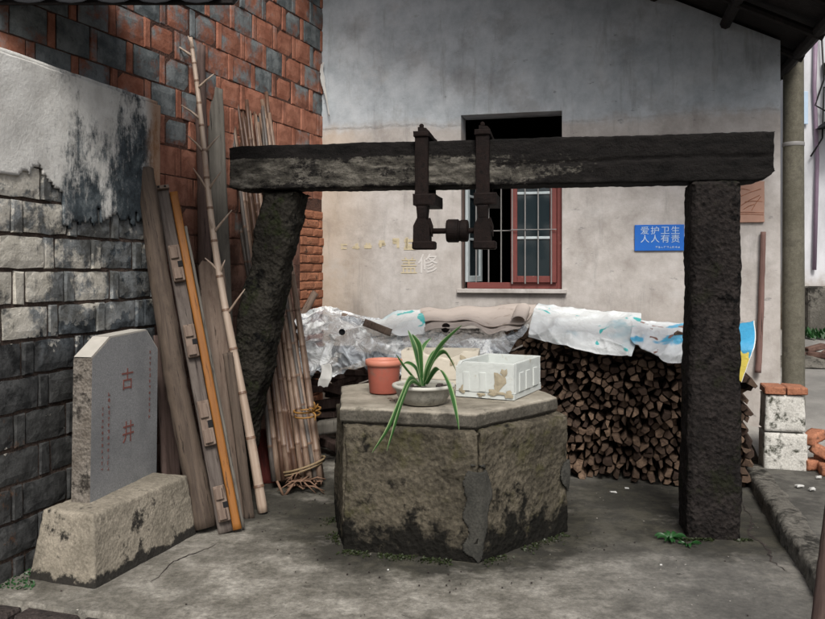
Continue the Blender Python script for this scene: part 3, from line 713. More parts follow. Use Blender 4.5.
def glyphs(name, rows, cols, w, h, m, mat, parent, stroke=.1, seed=0, fill=.85):
    """tiny unreadable characters: a few crossed strokes each, grid of rows x cols"""
    rr = random.Random(seed); b = MB(); cw, ch = w / cols, h / rows
    for i in range(rows):
        for j in range(cols):
            cx = -w / 2 + (j + .5) * cw; cz = h / 2 - (i + .5) * ch; s_ = min(cw, ch) * fill / 2; t = s_ * stroke * 2
            for k in range(rr.randint(2, 3)):
                z = cz + rr.uniform(-.8, .8) * s_; l = rr.uniform(.5, 1) * s_; b.box((cx, 0, z), (2 * l, .001, t), m)
            for k in range(rr.randint(1, 2)):
                x = cx + rr.uniform(-.6, .6) * s_; l = rr.uniform(.5, 1) * s_; b.box((x, 0, cz), (t, .0012, 2 * l), m)
    return b.build(name, mat, parent)

# writing on the plaster
def wallm(px, py, off=.003): t, z = hit(px, py); return axes(hw(t, z, off), HU)
text('chalk_character', '修', .185, wallm(428, 265), M['chalk'], house)
text('painted_character', '盖', .16, wallm(409, 267), M['yellow_paint'], house)
rr = random.Random(4)
for k, px_ in enumerate((344, 356, 368, 382, 396, 410)):
    glyphs('painted_mark', 1, 1, .075 + .012 * k, .075 + .014 * k, wallm(px_, 247 - k * .7), M['yellow_paint'], house, .22, 20 + k)

# ---- blue enamel sign, stone plaque ----
t0, z0 = hit(634.5, 251); t1, z1 = hit(684, 224.5)
sm = axes(hw((t0 + t1) / 2, (z0 + z1) / 2, .012), HU)
sign = thing('wall_sign', sm.translation, 'blue enamel sign with two lines of white Chinese characters on the house wall', 'sign')
b = MB(); b.box((0, 0, 0), (t1 - t0, .010, z1 - z0), sm, .002); b.build('board', M['blue'], sign)
sf = sm @ Matrix.Translation((0, -.0065, 0)); Wd, Hd = t1 - t0, z1 - z0
for r_, (s_, zz) in enumerate((('爱护卫生', .26), ('人人有责', -.06))):
    for k, ch in enumerate(s_): text('lettering', ch, .070, sf @ Matrix.Translation((-.29 * Wd + k * .205 * Wd, 0, zz * Hd)), M['white_paint'], sign, 1.05)
glyphs('small_print', 1, 9, Wd * .5, .022, sf @ Matrix.Translation((Wd * .17, 0, -.36 * Hd)), M['white_paint'], sign, .12, 5)
for sx in (-1, 1):
    b = MB(); b.lathe([(.0, -.006), (.006, -.004), (.007, .0)], sf @ V((sx * Wd * .47, 0, Hd * .42)), 8, Matrix.Rotation(R(90), 3, 'X')); b.build('nail', M['bar'], sign)
t0, z0 = hit(730, 223); t1, z1 = hit(764, 181); pm = axes(hw((t0 + t1) / 2, (z0 + z1) / 2, .014), HU)
pl = thing('plaque', pm.translation, 'pinkish square stone plaque with scratched marks beside the right post top', 'plaque')
b = MB(); b.lattice(c8box(pm, -(t1 - t0) / 2, (t1 - t0) / 2, -.012, .012, -(z1 - z0) / 2, (z1 - z0) / 2), (8, 2, 8), .003, 9, .01, 2); b.build('tablet', M['sand'], pl)
b = MB(); rr = random.Random(9)
for a, c in (((-.10, .11), (.02, .09)), ((-.06, .04), (.10, .10)), ((-.05, -.03), (.09, .05)), ((-.02, .0), (.11, .0)), ((-.03, -.06), (.05, -.02)), ((-.12, .12), (-.11, .06)), ((.03, -.07), (.10, .04)), ((-.12, -.085), (.12, -.09)), ((-.12, -.10), (.12, -.105))):
    d = V((c[0] - a[0], 0, c[1] - a[1])); b.tube([pm @ V((a[0], -.0135, a[1])), pm @ V(((a[0] + c[0]) / 2, -.0145, (a[1] + c[1]) / 2 + .006)), pm @ V((c[0], -.0135, c[1]))], .0022, 4)
b.build('engraving', M['orangebrick'], pl)

# ---- brick walls ------------------------------------------------------------
def brick_variant(w, h, d, seed, name, mat, rough=.002):
    rr = random.Random(seed); bv = .006
    if w > .15:                                   # big face: gridded so that it can be uneven and chipped
        nx, nzz = 5, 4; vs = []; fs = []; j = rough
        for k in range(nzz + 1):
            for i in range(nx + 1):
                e = (i in (0, nx)) + (k in (0, nzz)); ins = rr.uniform(0, j * 1.4) if e == 1 else rr.uniform(j * .3, j * 1.8) if e == 2 else 0
                x = (i / nx - .5) * w; z = (k / nzz - .5) * h
                if i in (0, nx): x -= math.copysign(ins, x)
                if k in (0, nzz): z -= math.copysign(ins, z)
                vs.append(V((x, -d / 2 + (bv if e else 0) + rr.uniform(-j, j) * .15, z)))
        ring = [i for i in range(nx)] + [nx + (nx + 1) * k for k in range(nzz)] + [nzz * (nx + 1) + nx - i for i in range(nx)] + [(nzz - k) * (nx + 1) for k in range(nzz)]
        n0 = len(vs); vs += [V((vs[i].x, d / 2, vs[i].z)) for i in ring]
        for k in range(nzz):
            for i in range(nx): a = k * (nx + 1) + i; fs.append((a, a + 1, a + nx + 2, a + nx + 1))
        for q in range(len(ring)): fs.append((ring[(q + 1) % len(ring)], ring[q], n0 + q, n0 + (q + 1) % len(ring)))
        return mesh(name, vs, fs, mat)
    vs = []; # back ring, shoulder ring, front ring
    for y, ins in ((d / 2, 0), (-d / 2 + bv, 0), (-d / 2, bv)):
        for sx, sz in ((-1, -1), (1, -1), (1, 1), (-1, 1)):
            j = .0035 if y < 0 else 0
            vs.append(V((sx * (w / 2 - ins) + rr.uniform(-j, j), y + (rr.uniform(-.002, .002) if y < 0 else 0), sz * (h / 2 - ins) + rr.uniform(-j, j))))
    fs = [(8, 9, 10, 11), (3, 2, 1, 0)]
    for r_ in (0, 4): fs += [(r_ + i, r_ + (i + 1) % 4, r_ + 4 + (i + 1) % 4, r_ + 4 + i) for i in range(4)]
    return mesh(name, vs, fs, mat)
def lay(parent, o, u, bricks, mat, d, cap=292, rough=.002, hmat=None):
    """bricks: (s centre, z centre, width, height); alike ones share a mesh"""
    m = axes(o, u); cache = {}
    inv = ORG[parent.name].inverted()
    def size(b): p = m @ V((b[0], 0, b[1])); return b[2] * b[3] / max(p.y, .5) ** 2
    vis = []
    for b in bricks:
        p = m @ V((b[0], 0, b[1])); x, y = pxof(p)
        if p.y < 1 or x < -30 or x > 850 or y < -22: continue
        vis.append(b)
    vis.sort(key=size, reverse=True); rr = random.Random(3); rest = MB()
    rot = m.to_euler()
    for i, b in enumerate(vis):
        loc = m @ V((b[0], rr.uniform(-.005, .006), b[1]))
        if i < cap:
            key = (round(b[2], 2), round(b[3], 2), rr.randint(0, 3))
            if key not in cache: cache[key] = brick_variant(b[2], b[3], d, len(cache) + 5, 'brick', hmat if hmat and b[2] < .1 else mat, rough)
            ob = link('brick', cache[key], parent); ob.matrix_local = inv @ (Matrix.Translation(loc) @ m.to_3x3().to_4x4() @ Matrix.Rotation(rr.uniform(-.012, .012), 4, 'Y'))
        else: rest.box((0, 0, 0), (b[2], d, b[3]), Matrix.Translation(loc) @ m.to_3x3().to_4x4(), .005)
    if rest.v: tag(rest.build('brick_courses', mat, parent), kind='stuff')
    return len(vis)
# red wall
RB = V((-1.72, 5.05, 0)); RU = V((.387, 1, 0)).normalized(); RLEN = 2.42
rw = thing('brick_wall', RB, 'tall old brick wall of red and blue grey bricks on edge behind the leaning timbers', 'wall')
bk = []; row = 0; z = .0
rr = random.Random(11)
while z < 4.1:
    s_ = -1.35 + (row % 2) * .165 + rr.uniform(-.01, .01)
    while s_ < RLEN:
        for wd in (.245, .062):
            c = s_ + wd / 2
            e = min(s_ + wd, RLEN)
            if e - s_ > .03:
                c = (s_ + e) / 2; corner = c > 1.98 and z < 2.02
                if not corner and not (c < .1 and z < 2.2): bk.append((c, z + .095, e - s_ - .007, .186))
            s_ += wd
    z += .193; row += 1
lay(rw, RB - V((RU.y, -RU.x, 0)) * -.0, RU, bk, M['redbrick'], .11, hmat=M['redheader'])
m_ = axes(RB, RU)
cb = []; z = .0; k = 0
while z < 2.0:
    s_ = 1.965 + (.0 if k % 2 else -.0); ws = (.235, .19) if k % 2 else (.11, .235, .08)
    for wd in ws:
        e = min(s_ + wd, RLEN)
        if e - s_ > .03: cb.append(((s_ + e) / 2, z + .039, e - s_ - .008, .071))
        s_ = e
    z += .078; k += 1
lay(rw, RB, RU, cb, M['orangebrick'], .12, 80)
b = MB(); b.box(((RLEN - 1.4) / 2, .025, 2.1), (RLEN + 1.36, .14, 4.3), m_); b.build('mortar_core', M['redmortar'], rw)
# dangling plastic strip at the wall corner
# grey wall
GB = V((-1.96, 3.8, 0)); GU = V((.285, 1, 0)).normalized(); GLEN = 1.30
gw = thing('block_wall', GB, 'low wall of dark grey blocks with peeling mildewed limewash, beside the stele', 'wall')
bk = []; row = 0
rr = random.Random(21)
for row in range(13):
    z = -.075 + row * .175; s_ = -.95 + (row % 2) * .19 + rr.uniform(-.03, .03); q = 0
    while s_ < GLEN:
        for wd in (.30 + rr.uniform(-.02, .02), .075):
            e = min(s_ + wd, GLEN)
            if e - s_ > .035: bk.append(((s_ + e) / 2, z + .0875, e - s_ - .011, .163))
            s_ += wd
lay(gw, GB + V((-GU.y, GU.x, 0)) * .055, GU, bk, M['block'], .11, 292, .006)
m_ = axes(GB, GU); b = MB(); b.box(((GLEN - 1.0) / 2, .095, 1.2), (GLEN + .96, .16, 2.66), m_); b.build('mortar_core', M['mortar'], gw)
# limewashed render left on the upper part
def rcut(u, v, p):
    s_ = -.95 + u * (GLEN + .95); zz = 2.535 * (1 - v) + 1.35 * v
    lim = 2.03 if s_ < .24 else 1.84
    lim += .10 * fbm(V((s_, 0, 0)), 5, 2) + .05 * nz(V((s_ * 11, zz * 7, 0)), 1, 4)
    if abs(((s_ + .13 * (int(zz / .175) % 2)) / .375) % 1 - .5) < .03 and zz < 1.9: return True
    return zz < lim
def wm(s_, z, off): return m_ @ V((s_, -off, z))
sheet('limewash_render', [[wm(s_, z, .012) for s_ in (-.95, 0, .7, GLEN)] for z in (2.535, 2.1, 1.7, 1.35)], 150, 80, M['render'], gw, .006, 6, 3, .014, rcut)
b = MB(); b.lattice(c8box(m_, -.95, GLEN - .004, -.004, .19, 2.531, 2.56), (40, 3, 1), .008, 5, .015, 6); b.build('coping', M['render'], gw, smooth=True)

# ---- tiled eave top left ----
ev = thing('tiled_eave', (-1.2, 4.0, 2.80), 'dark tiled eave end jutting over the brick wall at top left', 'eave')
def ep(x, d, z): return V((x, 3.96 + d, 2.81 + d * .62 + z))
X0, X1 = -3.2, -.885
b = MB(); b.add([ep(X0, 0, 0), ep(X1, 0, 0), ep(X1, .62, 0), ep(X0, .62, 0), ep(X0, 0, .05), ep(X1, 0, .05), ep(X1, .62, .05), ep(X0, .62, .05)], [(0, 3, 2, 1), (4, 5, 6, 7), (0, 1, 5, 4), (1, 2, 6, 5), (2, 3, 7, 6), (3, 0, 4, 7)]); b.build('boarding', M['soffit'], ev)
x = X0 + .1; k = 0; tm = None
while x < X1 - .04:
    q = MB(); n = 7; vs = []
    for r_ in (.112, .098):
        for d in (-.06, .6):
            for i in range(n):
                an = math.pi * i / (n - 1); vs.append(ep(0, d, 0) + V((math.cos(an) * r_, 0, .075 - math.sin(an) * r_ * .42)) + (V((0, 0, .0))))
    fs = [(i, i + 1, i + n + 1, i + n) for i in range(n - 1)] + [(2 * n + i, 3 * n + i, 3 * n + i + 1, 2 * n + i + 1) for i in range(n - 1)] + [(i, 2 * n + i, 2 * n + i + 1, i + 1) for i in range(n - 1)]
    if tm is None:
        q.add([v - V((0, 4.0, 2.80)) for v in vs], fs); tm = mesh('roof_tile', q.v, q.f, M['tile_grey'])
    ob = link('roof_tile', tm, ev, V((x, 4.0, 2.80)) - ev.location); x += .205
b = MB(); b.box(((X0 + X1) / 2, 3.945, 2.875), (X1 - X0, .022, .13), None, .004); b.build('fascia_board', M['soffit'], ev)

# ---- alley: pole, pier, far building ----
pz = alley_z(6.9)
po = thing('utility_pole', (3.285, 6.9, pz), 'tall grey brown concrete utility pole at the house corner in the alley', 'pole')
b = MB(); b.lathe([(.092, -.1), (.089, .8), (.085, 2.0), (.08, 3.6), (.074, 6.5), (0, 6.5)], (3.285, 6.9, pz), 28); b.build('shaft', M['pole'], po, smooth=True)
b = MB(); b.lathe([(.087, 0), (.089, .004), (.089, .03), (.087, .034)], (3.285, 6.9, pz + 2.2), 28); b.build('strap', M['bar'], po, smooth=True)
wb = thing('building', (6.5, 11, .6), 'white rendered building with stained foot far up the alley', 'building')
x0 = 5.30
b = MB(); b.box((x0 + 3, 13.0, 3.2), (6, 4, 5.6), None, .01); b.build('wall', M['white_wall'], wb)
b = MB(); b.box((x0 + 1.9, 10.9, .62 + .33), (3.7, .2, .66), None, .02); b.build('plinth', M['kerb'], wb)
b = MB(); b.prism([(5.62, 4.32), (6.9, 5.15), (6.9, 5.0), (5.66, 4.17)], 10.2, 10.99); b.build('canopy', M['kerb'], wb)
b = MB(); b.tube([(5.52, 10.95, 4.7), (5.50, 10.95, 4.0), (5.54, 10.95, 3.0), (5.50, 10.95, 1.5)], .028, 8); b.build('downpipe', M['pipe'], wb, smooth=True)
b = MB(); b.prism([(5.5, 3.42), (6.3, 4.0), (6.3, 3.82), (5.9, 3.45)], 10.35, 10.99); b.build('awning', M['tile_grey'], wb)
for s_, pts in enumerate((((5.58, 10.93, 4.9), (5.62, 10.93, 4.1), (5.5, 10.93, 3.75), (5.75, 10.9, 3.6), (6.3, 10.9, 3.72)), ((5.44, 10.93, 3.05), (5.60, 10.93, 3.3), (5.62, 10.93, 4.0), (5.9, 10.93, 3.9)))):
    b = MB(); b.tube(pts, .012, 6); b.build('cable', M['cable'], wb, smooth=True)
b = MB(); b.box((5.36, 10.96, 3.72), (.11, .03, .45), None, .004); b.build('notice_plate', M['white_paint'], wb)
bb_ = thing('building', (5.2, 15, .8), 'brownish building wall showing between the pole and the white building', 'building')
b = MB(); b.box((4.2, 17, 3.6), (4.4, 3.0, 5.8), None, .02); b.build('wall', M['pole'], bb_)
b = MB(); b.box((4.2, 15.42, 6.6), (4.7, .5, .14), None, .02); b.build('roof_edge', M['tile_grey'], bb_)
# white pier with brick cap
PM = axes((2.645, 5.72, .09), (.97, -.24, 0))
pr_ = thing('gate_pier', (2.645, 5.72, .09), 'stubby whitewashed pier with red brick cap standing at the house corner', 'pier')
b = MB(); b.lattice(c8box(PM, -.145, .145, -.12, .12, -.02, .265, .96, .96), (10, 8, 10), .006, 8, .012, 3); b.build('lower_block', M['pier_white'], pr_, smooth=True)
b = MB(); b.lattice(c8box(PM, -.136, .13, -.115, .115, .272, .53, .97, .97), (10, 8, 10), .006, 8, .012, 9); b.build('upper_block', M['pier_white'], pr_, smooth=True)
for k, (xa, xb) in enumerate(((-.135, .0), (.006, .142))):
    b = MB(); b.box(((xa + xb) / 2, -.01, .562), (xb - xa, .23, .05), PM, .006, .003); b.build('brick', M['orangebrick'], pr_)
hp = ((2.81, 5.62, .04, 10, 0), (2.86, 5.58, .13, -20, 25), (2.83, 5.66, .22, 30, -15), (2.90, 5.66, .06, 60, 10), (2.85, 5.5, .03, 75, 0), (2.95, 5.60, .05, -40, 20))
for k, (x, y, z, ry, rt) in enumerate(hp):
    b = MB(); m = Matrix.Translation((x, y, .10 + z)) @ Matrix.Rotation(R(ry), 4, 'Z') @ Matrix.Rotation(R(rt), 4, 'Y'); b.lattice(c8box(m, -.075, .075, -.05, .05, -.035, .035), (6, 5, 4), .010, 12, .006, k)
    o = b.build('brick', M['orangebrick'], None, smooth=True); tag(o, ('orange broken brick low against the white pier foot', 'tilted orange broken brick in the middle of the heap by the pier', 'topmost orange broken brick of the heap by the white pier', 'orange broken brick behind the others at the pier heap', 'nearest orange broken brick at the foot of the pier heap', 'outermost orange broken brick on the alley side of the pier heap')[k], 'brick', 'broken bricks beside the pier')
# ================================================================= THE WELL
def tri(p, cx): return p
WB = [V((-.375, 4.29, 0)), V((.34, 4.10, 0)), V((.90, 4.60, 0)), V((.73, 5.32, 0)), V((.06, 5.58, 0)), V((-.49, 5.02, 0))]
wc_ = sum(WB, V()) / 6
well = thing('well', (wc_.x, wc_.y, 0), 'hexagonal old well with rough mossy stone sides and a flat stone cover', 'well')
for i in range(6):
    a, b_ = WB[i], WB[(i + 1) % 6]; n = 44 if i in (0, 1, 5) else 8; nzz = 40 if i in (0, 1, 5) else 6
    g_ = (b_ - a).normalized() * .003
    ai = a + (wc_ - a) * .24; bi = b_ + (wc_ - b_) * .24; up = V((0, 0, .668)); dn = V((0, 0, -.03)); tp = (wc_ - a) * .012, (wc_ - b_) * .012
    c8 = [a + g_ + dn, b_ - g_ + dn, ai + g_ + dn, bi - g_ + dn, a + g_ + up + tp[0], b_ - g_ + up + tp[1], ai + g_ + up, bi - g_ + up]
    q = MB(); q.lattice(c8, (n, 5, nzz), .016, 3.6, .022, 3 + i, .006); q.build('stone_panel', M['well'], well, smooth=True)
# cement smeared over two corner joints
def cornerpatch(c, a, b_, zlo, zhi, w, seed):
    d1 = (a - c).normalized(); d2 = (b_ - c).normalized(); out = -(d1 + d2).normalized()
    rows = [[c + d1 * w + out * .006 + V((0, 0, z)), c + d1 * w * .45 + out * .012 + V((0, 0, z)), c + out * .004 + V((0, 0, z)), c + d2 * w * .45 + out * .012 + V((0, 0, z)), c + d2 * w + out * .006 + V((0, 0, z))] for z in (zhi, (zhi * 2 + zlo) / 3, (zhi + 2 * zlo) / 3, zlo)]
    def cut(u, v, p): return abs(u - .5) * 2 > .62 - .35 * abs(v - .45) + .75 * nz(p, 7, seed) or (v < .1 and nz(p, 20, seed) > -.1)
    sheet('cement_patch', rows, 44, 60, M['cement'], well, .010, 7, seed, .02, cut)
cornerpatch(WB[1], WB[0], WB[2], .0, .50, .16, 12)
cornerpatch(WB[2], WB[1], WB[3], .22, .42, .10, 8)
SL = [V((-.39, 4.325, 0)), V((.331, 4.14, 0)), V((.85, 4.68, 0)), V((.69, 5.30, 0)), V((.06, 5.52, 0)), V((-.455, 5.13, 0))]
# cover slab: two stones meeting along the middle
def hexlevels(levels, mat, name, seed):
    """stack of hexagon rings (scale, z) with gridded edge, for the cover slab"""
    sc0 = sum(SL, V()) / 6; n = 22; vs = []; fs = []
    for s_, z in levels:
        for i in range(6):
            for k in range(n):
                p = SL[i].lerp(SL[(i + 1) % 6], k / n); p = sc0 + (p - sc0) * s_; q = V((p.x, p.y, z))
                vs.append(q + V((nz(q, 6, seed), nz(q, 6, seed + 4), .5 * nz(q, 5, seed + 8))) * .010 + V((nz(q, 30, seed), nz(q, 30, seed + 3), 0)) * .003)
    N = 6 * n; L_ = len(levels)
    for j in range(L_ - 1): fs += [(j * N + i, j * N + (i + 1) % N, (j + 1) * N + (i + 1) % N, (j + 1) * N + i) for i in range(N)]
    fs += [tuple(range(N - 1, -1, -1)), tuple(range((L_ - 1) * N, L_ * N))]
    q = MB(); q.add(vs, fs); return q.build(name, mat, well, smooth=False)
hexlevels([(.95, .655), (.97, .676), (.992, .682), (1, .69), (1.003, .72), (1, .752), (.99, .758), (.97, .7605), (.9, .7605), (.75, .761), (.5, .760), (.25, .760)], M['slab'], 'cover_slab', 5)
TOPZ = .766

# ================================================================= STONE FRAME
BD = V((.9855, -.17, 0)).normalized(); BF = V((2.04, 4.5, 0))
def bm_at(px_): # distance along the beam front line from the right end, negative to the left
    q = (px_ - 412.5) / 800; return (q * BF.y - BF.x) / (BD.x - q * BD.y)
BM = axes(BF, BD)
blen = -bm_at(229)
wf = thing('stone_gantry', (BF.x, BF.y, 0), 'blackened stone gantry of two posts and a long beam over the well', 'gantry')
q = MB()
def beamfn(p, u, v, t):
    l = BM.inverted() @ p
    # rounded lower right end, chipped left end, slight sag, a lengthwise groove
    if u > .97 and t < .5: p = p + V((0, 0, 1)) * .05 * ((u - .97) / .03) ** 2 * (1 - t * 2)
    if u < .02: p = p + V((0, 0, 1)) * .012 * (1 - u / .02) * (1 - 2 * t)
    g = math.exp(-((t - .47 - .04 * math.sin(u * 9)) / .03) ** 2)
    if v < .01 and u > .3: p = p + (BM.to_3x3() @ V((0, 1, 0))) * .012 * g
    return p
q.lattice(c8box(BM, -blen, 0, 0, .25, 2.005, 2.283), (230, 10, 24), .007, 3.5, .014, 2, .0045, beamfn); q.build('beam', M['beam'], wf, smooth=True)
q = MB(); tops = [(1.525, 1.815)]
cb_ = [V((1.53, 4.475, -.06)), V((1.83, 4.425, -.06)), V((1.57, 4.76, -.06)), V((1.87, 4.71, -.06)), V((1.58, 4.50, 2.0)), V((1.83, 4.455, 2.0)), V((1.62, 4.76, 2.0)), V((1.87, 4.71, 2.0))]
q.lattice(cb_, (20, 18, 120), .015, 3.4, .04, 12, .006); q.build('post', M['post'], wf, smooth=True)
q = MB()
cl = [V((-1.38, 5.22, -.05)), V((-1.17, 5.14, -.05)), V((-1.30, 5.40, -.05)), V((-1.08, 5.34, -.05)), V((-.965, 5.055, 2.0)), V((-.72, 5.0, 2.0)), V((-.90, 5.27, 2.0)), V((-.655, 5.22, 2.0))]
q.lattice(cl, (16, 16, 120), .03, 3.8, .06, 22, .010); tag(q.build('post', M['mossy_post'], wf, smooth=True), 'leaning mossy left post')
# iron hangers of the windlass and its drum
def hanger(px_, label, flip):
    s0 = bm_at(px_); o = BM @ V((s0, 0, 0)); hm = axes((o.x, o.y, 0), BD)
    h = thing('windlass_hanger', (o.x, o.y, 2.0), label, 'iron bracket', 'iron hangers on the beam')
    def bx(name, x, y, z, mat=M['rust']):
        b = MB(); b.lattice(c8box(hm, *x, *y, *z), (4, 4, 8), .003, 10, .008, px_); return b.build(name, mat, h, smooth=False)
    bx('front_strap', (-.040, .042), (-.050, -.012), (1.955, 2.312)); bx('back_strap', (-.040, .042), (.262, .295), (1.955, 2.312))
    bx('top_plate', (-.046, .048), (-.062, .30), (2.300, 2.332))
    b = MB(); b.prism([(-.02, 2.334), (.045, 2.334), (.03, 2.350), (-.02, 2.356)], -.055, .05, hm); b.build('wedge', M['rust'], h)
    for y in (-.035, .28):
        b = MB(); b.lathe([(.009, 2.33), (.009, 2.357), (.014, 2.357), (.014, 2.37), (.007, 2.378), (0, 2.378)], hm @ V((.0, y, 0)), 8); b.build('bolt', M['rust'], h)
    bx('foot_block', (-.052, .085), (-.055, .30), (1.888, 1.958))
    b = MB(); b.lattice([hm @ V(c) for c in ((-.028, -.045, 1.80), (.030, -.045, 1.80), (-.028, .05, 1.80), (.030, .05, 1.80), (-.036, -.05, 1.89), (.036, -.05, 1.89), (-.036, .06, 1.89), (.036, .06, 1.89))], (4, 4, 6), .003, 10, .01, px_); b.build('neck', M['rust'], h)
    b = MB(); b.prism([(-.028, 1.81), (-.05, 1.765), (-.052, 1.63), (.035, 1.63), (.05, 1.65), (.048, 1.765), (.028, 1.81)], -.045, .05, hm); b.build('fork', M['rust'], h)
    b = MB(); b.box((.012, .0, 1.648), (.135, .12, .05), hm, .008); b.build('fork_foot', M['rust'], h)
    b = MB(); b.prism([(.028, 1.80), (.048, 1.765), (.06, 1.70), (.062, 1.765), (.045, 1.815)], -.02, .03, hm); b.build('cheek', M['rust'], h)
    return hm
h1 = hanger(422.5, 'rusty iron hanger clamped on the beam left of the drum', 0)
h2 = hanger(483, 'rusty iron hanger clamped on the beam in front of the window, right of the drum', 1)
e1 = h1 @ V((.04, 0, 1.735)); e2 = h2 @ V((-.04, 0, 1.735)); ax = (e2 - e1).normalized(); L_ = (e2 - e1).length
rot = ax.to_track_quat('Z', 'Y').to_matrix()
wd_ = thing('windlass_drum', e1, 'small rusty windlass drum on its axle between the two iron hangers', 'drum')
b = MB(); b.tube([e1 - ax * .02, e2 + ax * .02], .017, 12); b.build('axle', M['rust'], wd_, smooth=True)
b = MB(); b.lathe([(.017, .105), (.064, .108), (.070, .118), (.070, .178), (.062, .183), (.062, .190), (.066, .195), (.066, .232), (.058, .238), (.017, .24)], e1, 28, rot); b.build('drum', M['rust'], wd_, smooth=False)

# ================================================================= THINGS ON THE WELL COVER
bc = V((-.172, 4.80, TOPZ))
bu = thing('flowerpot', bc, 'round orange plastic flowerpot with a thick rim on the left of the well cover', 'flowerpot')
b = MB(); b.lathe([(0, 0), (.082, 0), (.086, .006), (.100, .165), (.101, .168), (.094, .166), (.082, .02), (0, .018)], bc, 40); b.build('body', M['bucket'], bu, smooth=True)
b = MB(); b.lathe([(.100, .162), (.109, .165), (.112, .178), (.111, .196), (.106, .199), (.098, .196), (.094, .18), (.0945, .165)], bc, 40); b.build('rim', M['bucket_rim'], bu, smooth=True)
bc = V((.06, 4.42, TOPZ))
bo = thing('plant_bowl', bc, 'shallow grey glazed bowl holding the striped plant at the front of the well cover', 'bowl')
b = MB(); b.lathe([(0, 0), (.11, 0), (.118, .004), (.145, .045), (.158, .088), (.163, .092), (.152, .094), (.138, .055), (.10, .03), (0, .03)], bc, 44); b.build('body', M['bowl'], bo, smooth=True)
b = MB(); b.lathe([(.157, .086), (.171, .089), (.175, .097), (.171, .106), (.157, .108), (.149, .102), (.150, .09)], bc, 44); b.build('rim', M['bowl_rim'], bo, smooth=True)
b = MB(); b.lathe([(.0, .078), (.05, .082), (.10, .076), (.146, .07)], bc, 36); 
b.v = [v + V((0, 0, .008 * nz(v, 25))) for v in b.v]; b.build('soil', M['soil'], bo, smooth=True)
rr = random.Random(2)
for k in range(9):
    an = rr.uniform(0, 6.3); r_ = rr.uniform(.05, .12); p = bc + V((math.cos(an) * r_, math.sin(an) * r_, .088)); b = MB(); s_ = rr.uniform(.012, .02)
    b.lattice([p + V((x * s_, y * s_, z * s_ * .7)) for z in (-1, 1) for y in (-1, 1) for x in (-1, 1)], (3, 3, 3), .006, 30, .012, k); b.build('pebble', M['lowground'], bo, smooth=True)
# the plant
plant = thing('potted_plant', bc + V((0, 0, .08)), 'green strap leaved plant with pale striped edges growing in the grey bowl', 'plant')
def strap(pts, w, parent, mat, name='leaf', fold=.35, n=26, tw=0.0):
    pts = [V(p) for p in pts]
    def cr(t):
        k = len(pts) - 1; x = t * k; i = min(int(x), k - 1); f = x - i; a, b, c, d = pts[max(i - 1, 0)], pts[i], pts[i + 1], pts[min(i + 2, k)]
        return .5 * ((2 * b) + (c - a) * f + (2 * a - 5 * b + 4 * c - d) * f * f + (3 * b - a - 3 * c + d) * f ** 3)
    c = [cr(i / n) for i in range(n + 1)]; vs = []; uv = []; side = None
    for i, p in enumerate(c):
        t = (c[min(i + 1, n)] - c[max(i - 1, 0)]).normalized()
        base = V((0, -1, 0)) if abs(t.y) < .8 else V((1, 0, 0))
        s_ = t.cross(base).normalized() if side is None else (side - t * side.dot(t)).normalized(); side = s_
        s2 = Matrix.Rotation(tw * i / n, 3, t) @ s_
        nn = t.cross(s2); u = i / n; ww = w * (.55 + .45 * math.sin(min(u * 2.2, 1.57))) * min(1, (1 - u) * 3.2 + .02) ** .75
        for j, q in enumerate((-1, -.5, 0, .5, 1)):
            vs.append(p + s2 * q * ww / 2 + nn * fold * ww * (.5 * q * q)); uv.append((j / 4, u))
    fs = [(i * 5 + j, i * 5 + j + 1, i * 5 + j + 6, i * 5 + j + 5) for i in range(n) for j in range(4)]
    m = MB(); m.v = vs; m.f = fs; return m.build(name, mat, parent, smooth=True, uvs=uv)
c0 = bc + V((.0, 0, .085))
leaves = [  # (pixel, depth) along each leaf, width
 ([(423, 386, 4.42), (418, 362, 4.42), (414, 345, 4.44), (408, 330, 4.46)], .030),
 ([(422, 386, 4.43), (421, 362, 4.40), (419, 345, 4.38), (412, 334, 4.37)], .034),
 ([(424, 386, 4.42), (428, 368, 4.36), (441, 345, 4.30), (462, 325, 4.24)], .030),
 ([(424, 385, 4.43), (432, 362, 4.42), (442, 352, 4.40), (449, 358, 4.36), (456, 371, 4.32)], .036),
 ([(421, 386, 4.42), (414, 378, 4.34), (404, 366, 4.28), (396, 354, 4.24)], .016),
 ([(420, 386, 4.38), (411, 378, 4.22), (401, 400, 4.08), (389, 428, 3.98), (372, 453, 3.94)], .040),
 ([(421, 386, 4.38), (412, 382, 4.22), (403, 402, 4.08), (394, 430, 4.00), (387, 451, 3.97)], .036),
 ([(426, 384, 4.38), (437, 369, 4.26), (447, 382, 4.10), (454, 406, 4.03), (459, 430, 4.02)], .046),
 ([(422, 385, 4.46), (419, 360, 4.52), (424, 345, 4.58), (431, 338, 4.62)], .028),
 ([(423, 385, 4.44), (427, 365, 4.50), (434, 352, 4.56), (444, 347, 4.64)], .026),
 ([(421, 385, 4.43), (416, 368, 4.48), (406, 362, 4.54), (399, 370, 4.58)], .026),
]
for pts, w in leaves: strap([at(*p) for p in pts], w * .86, plant, M['leaf'])
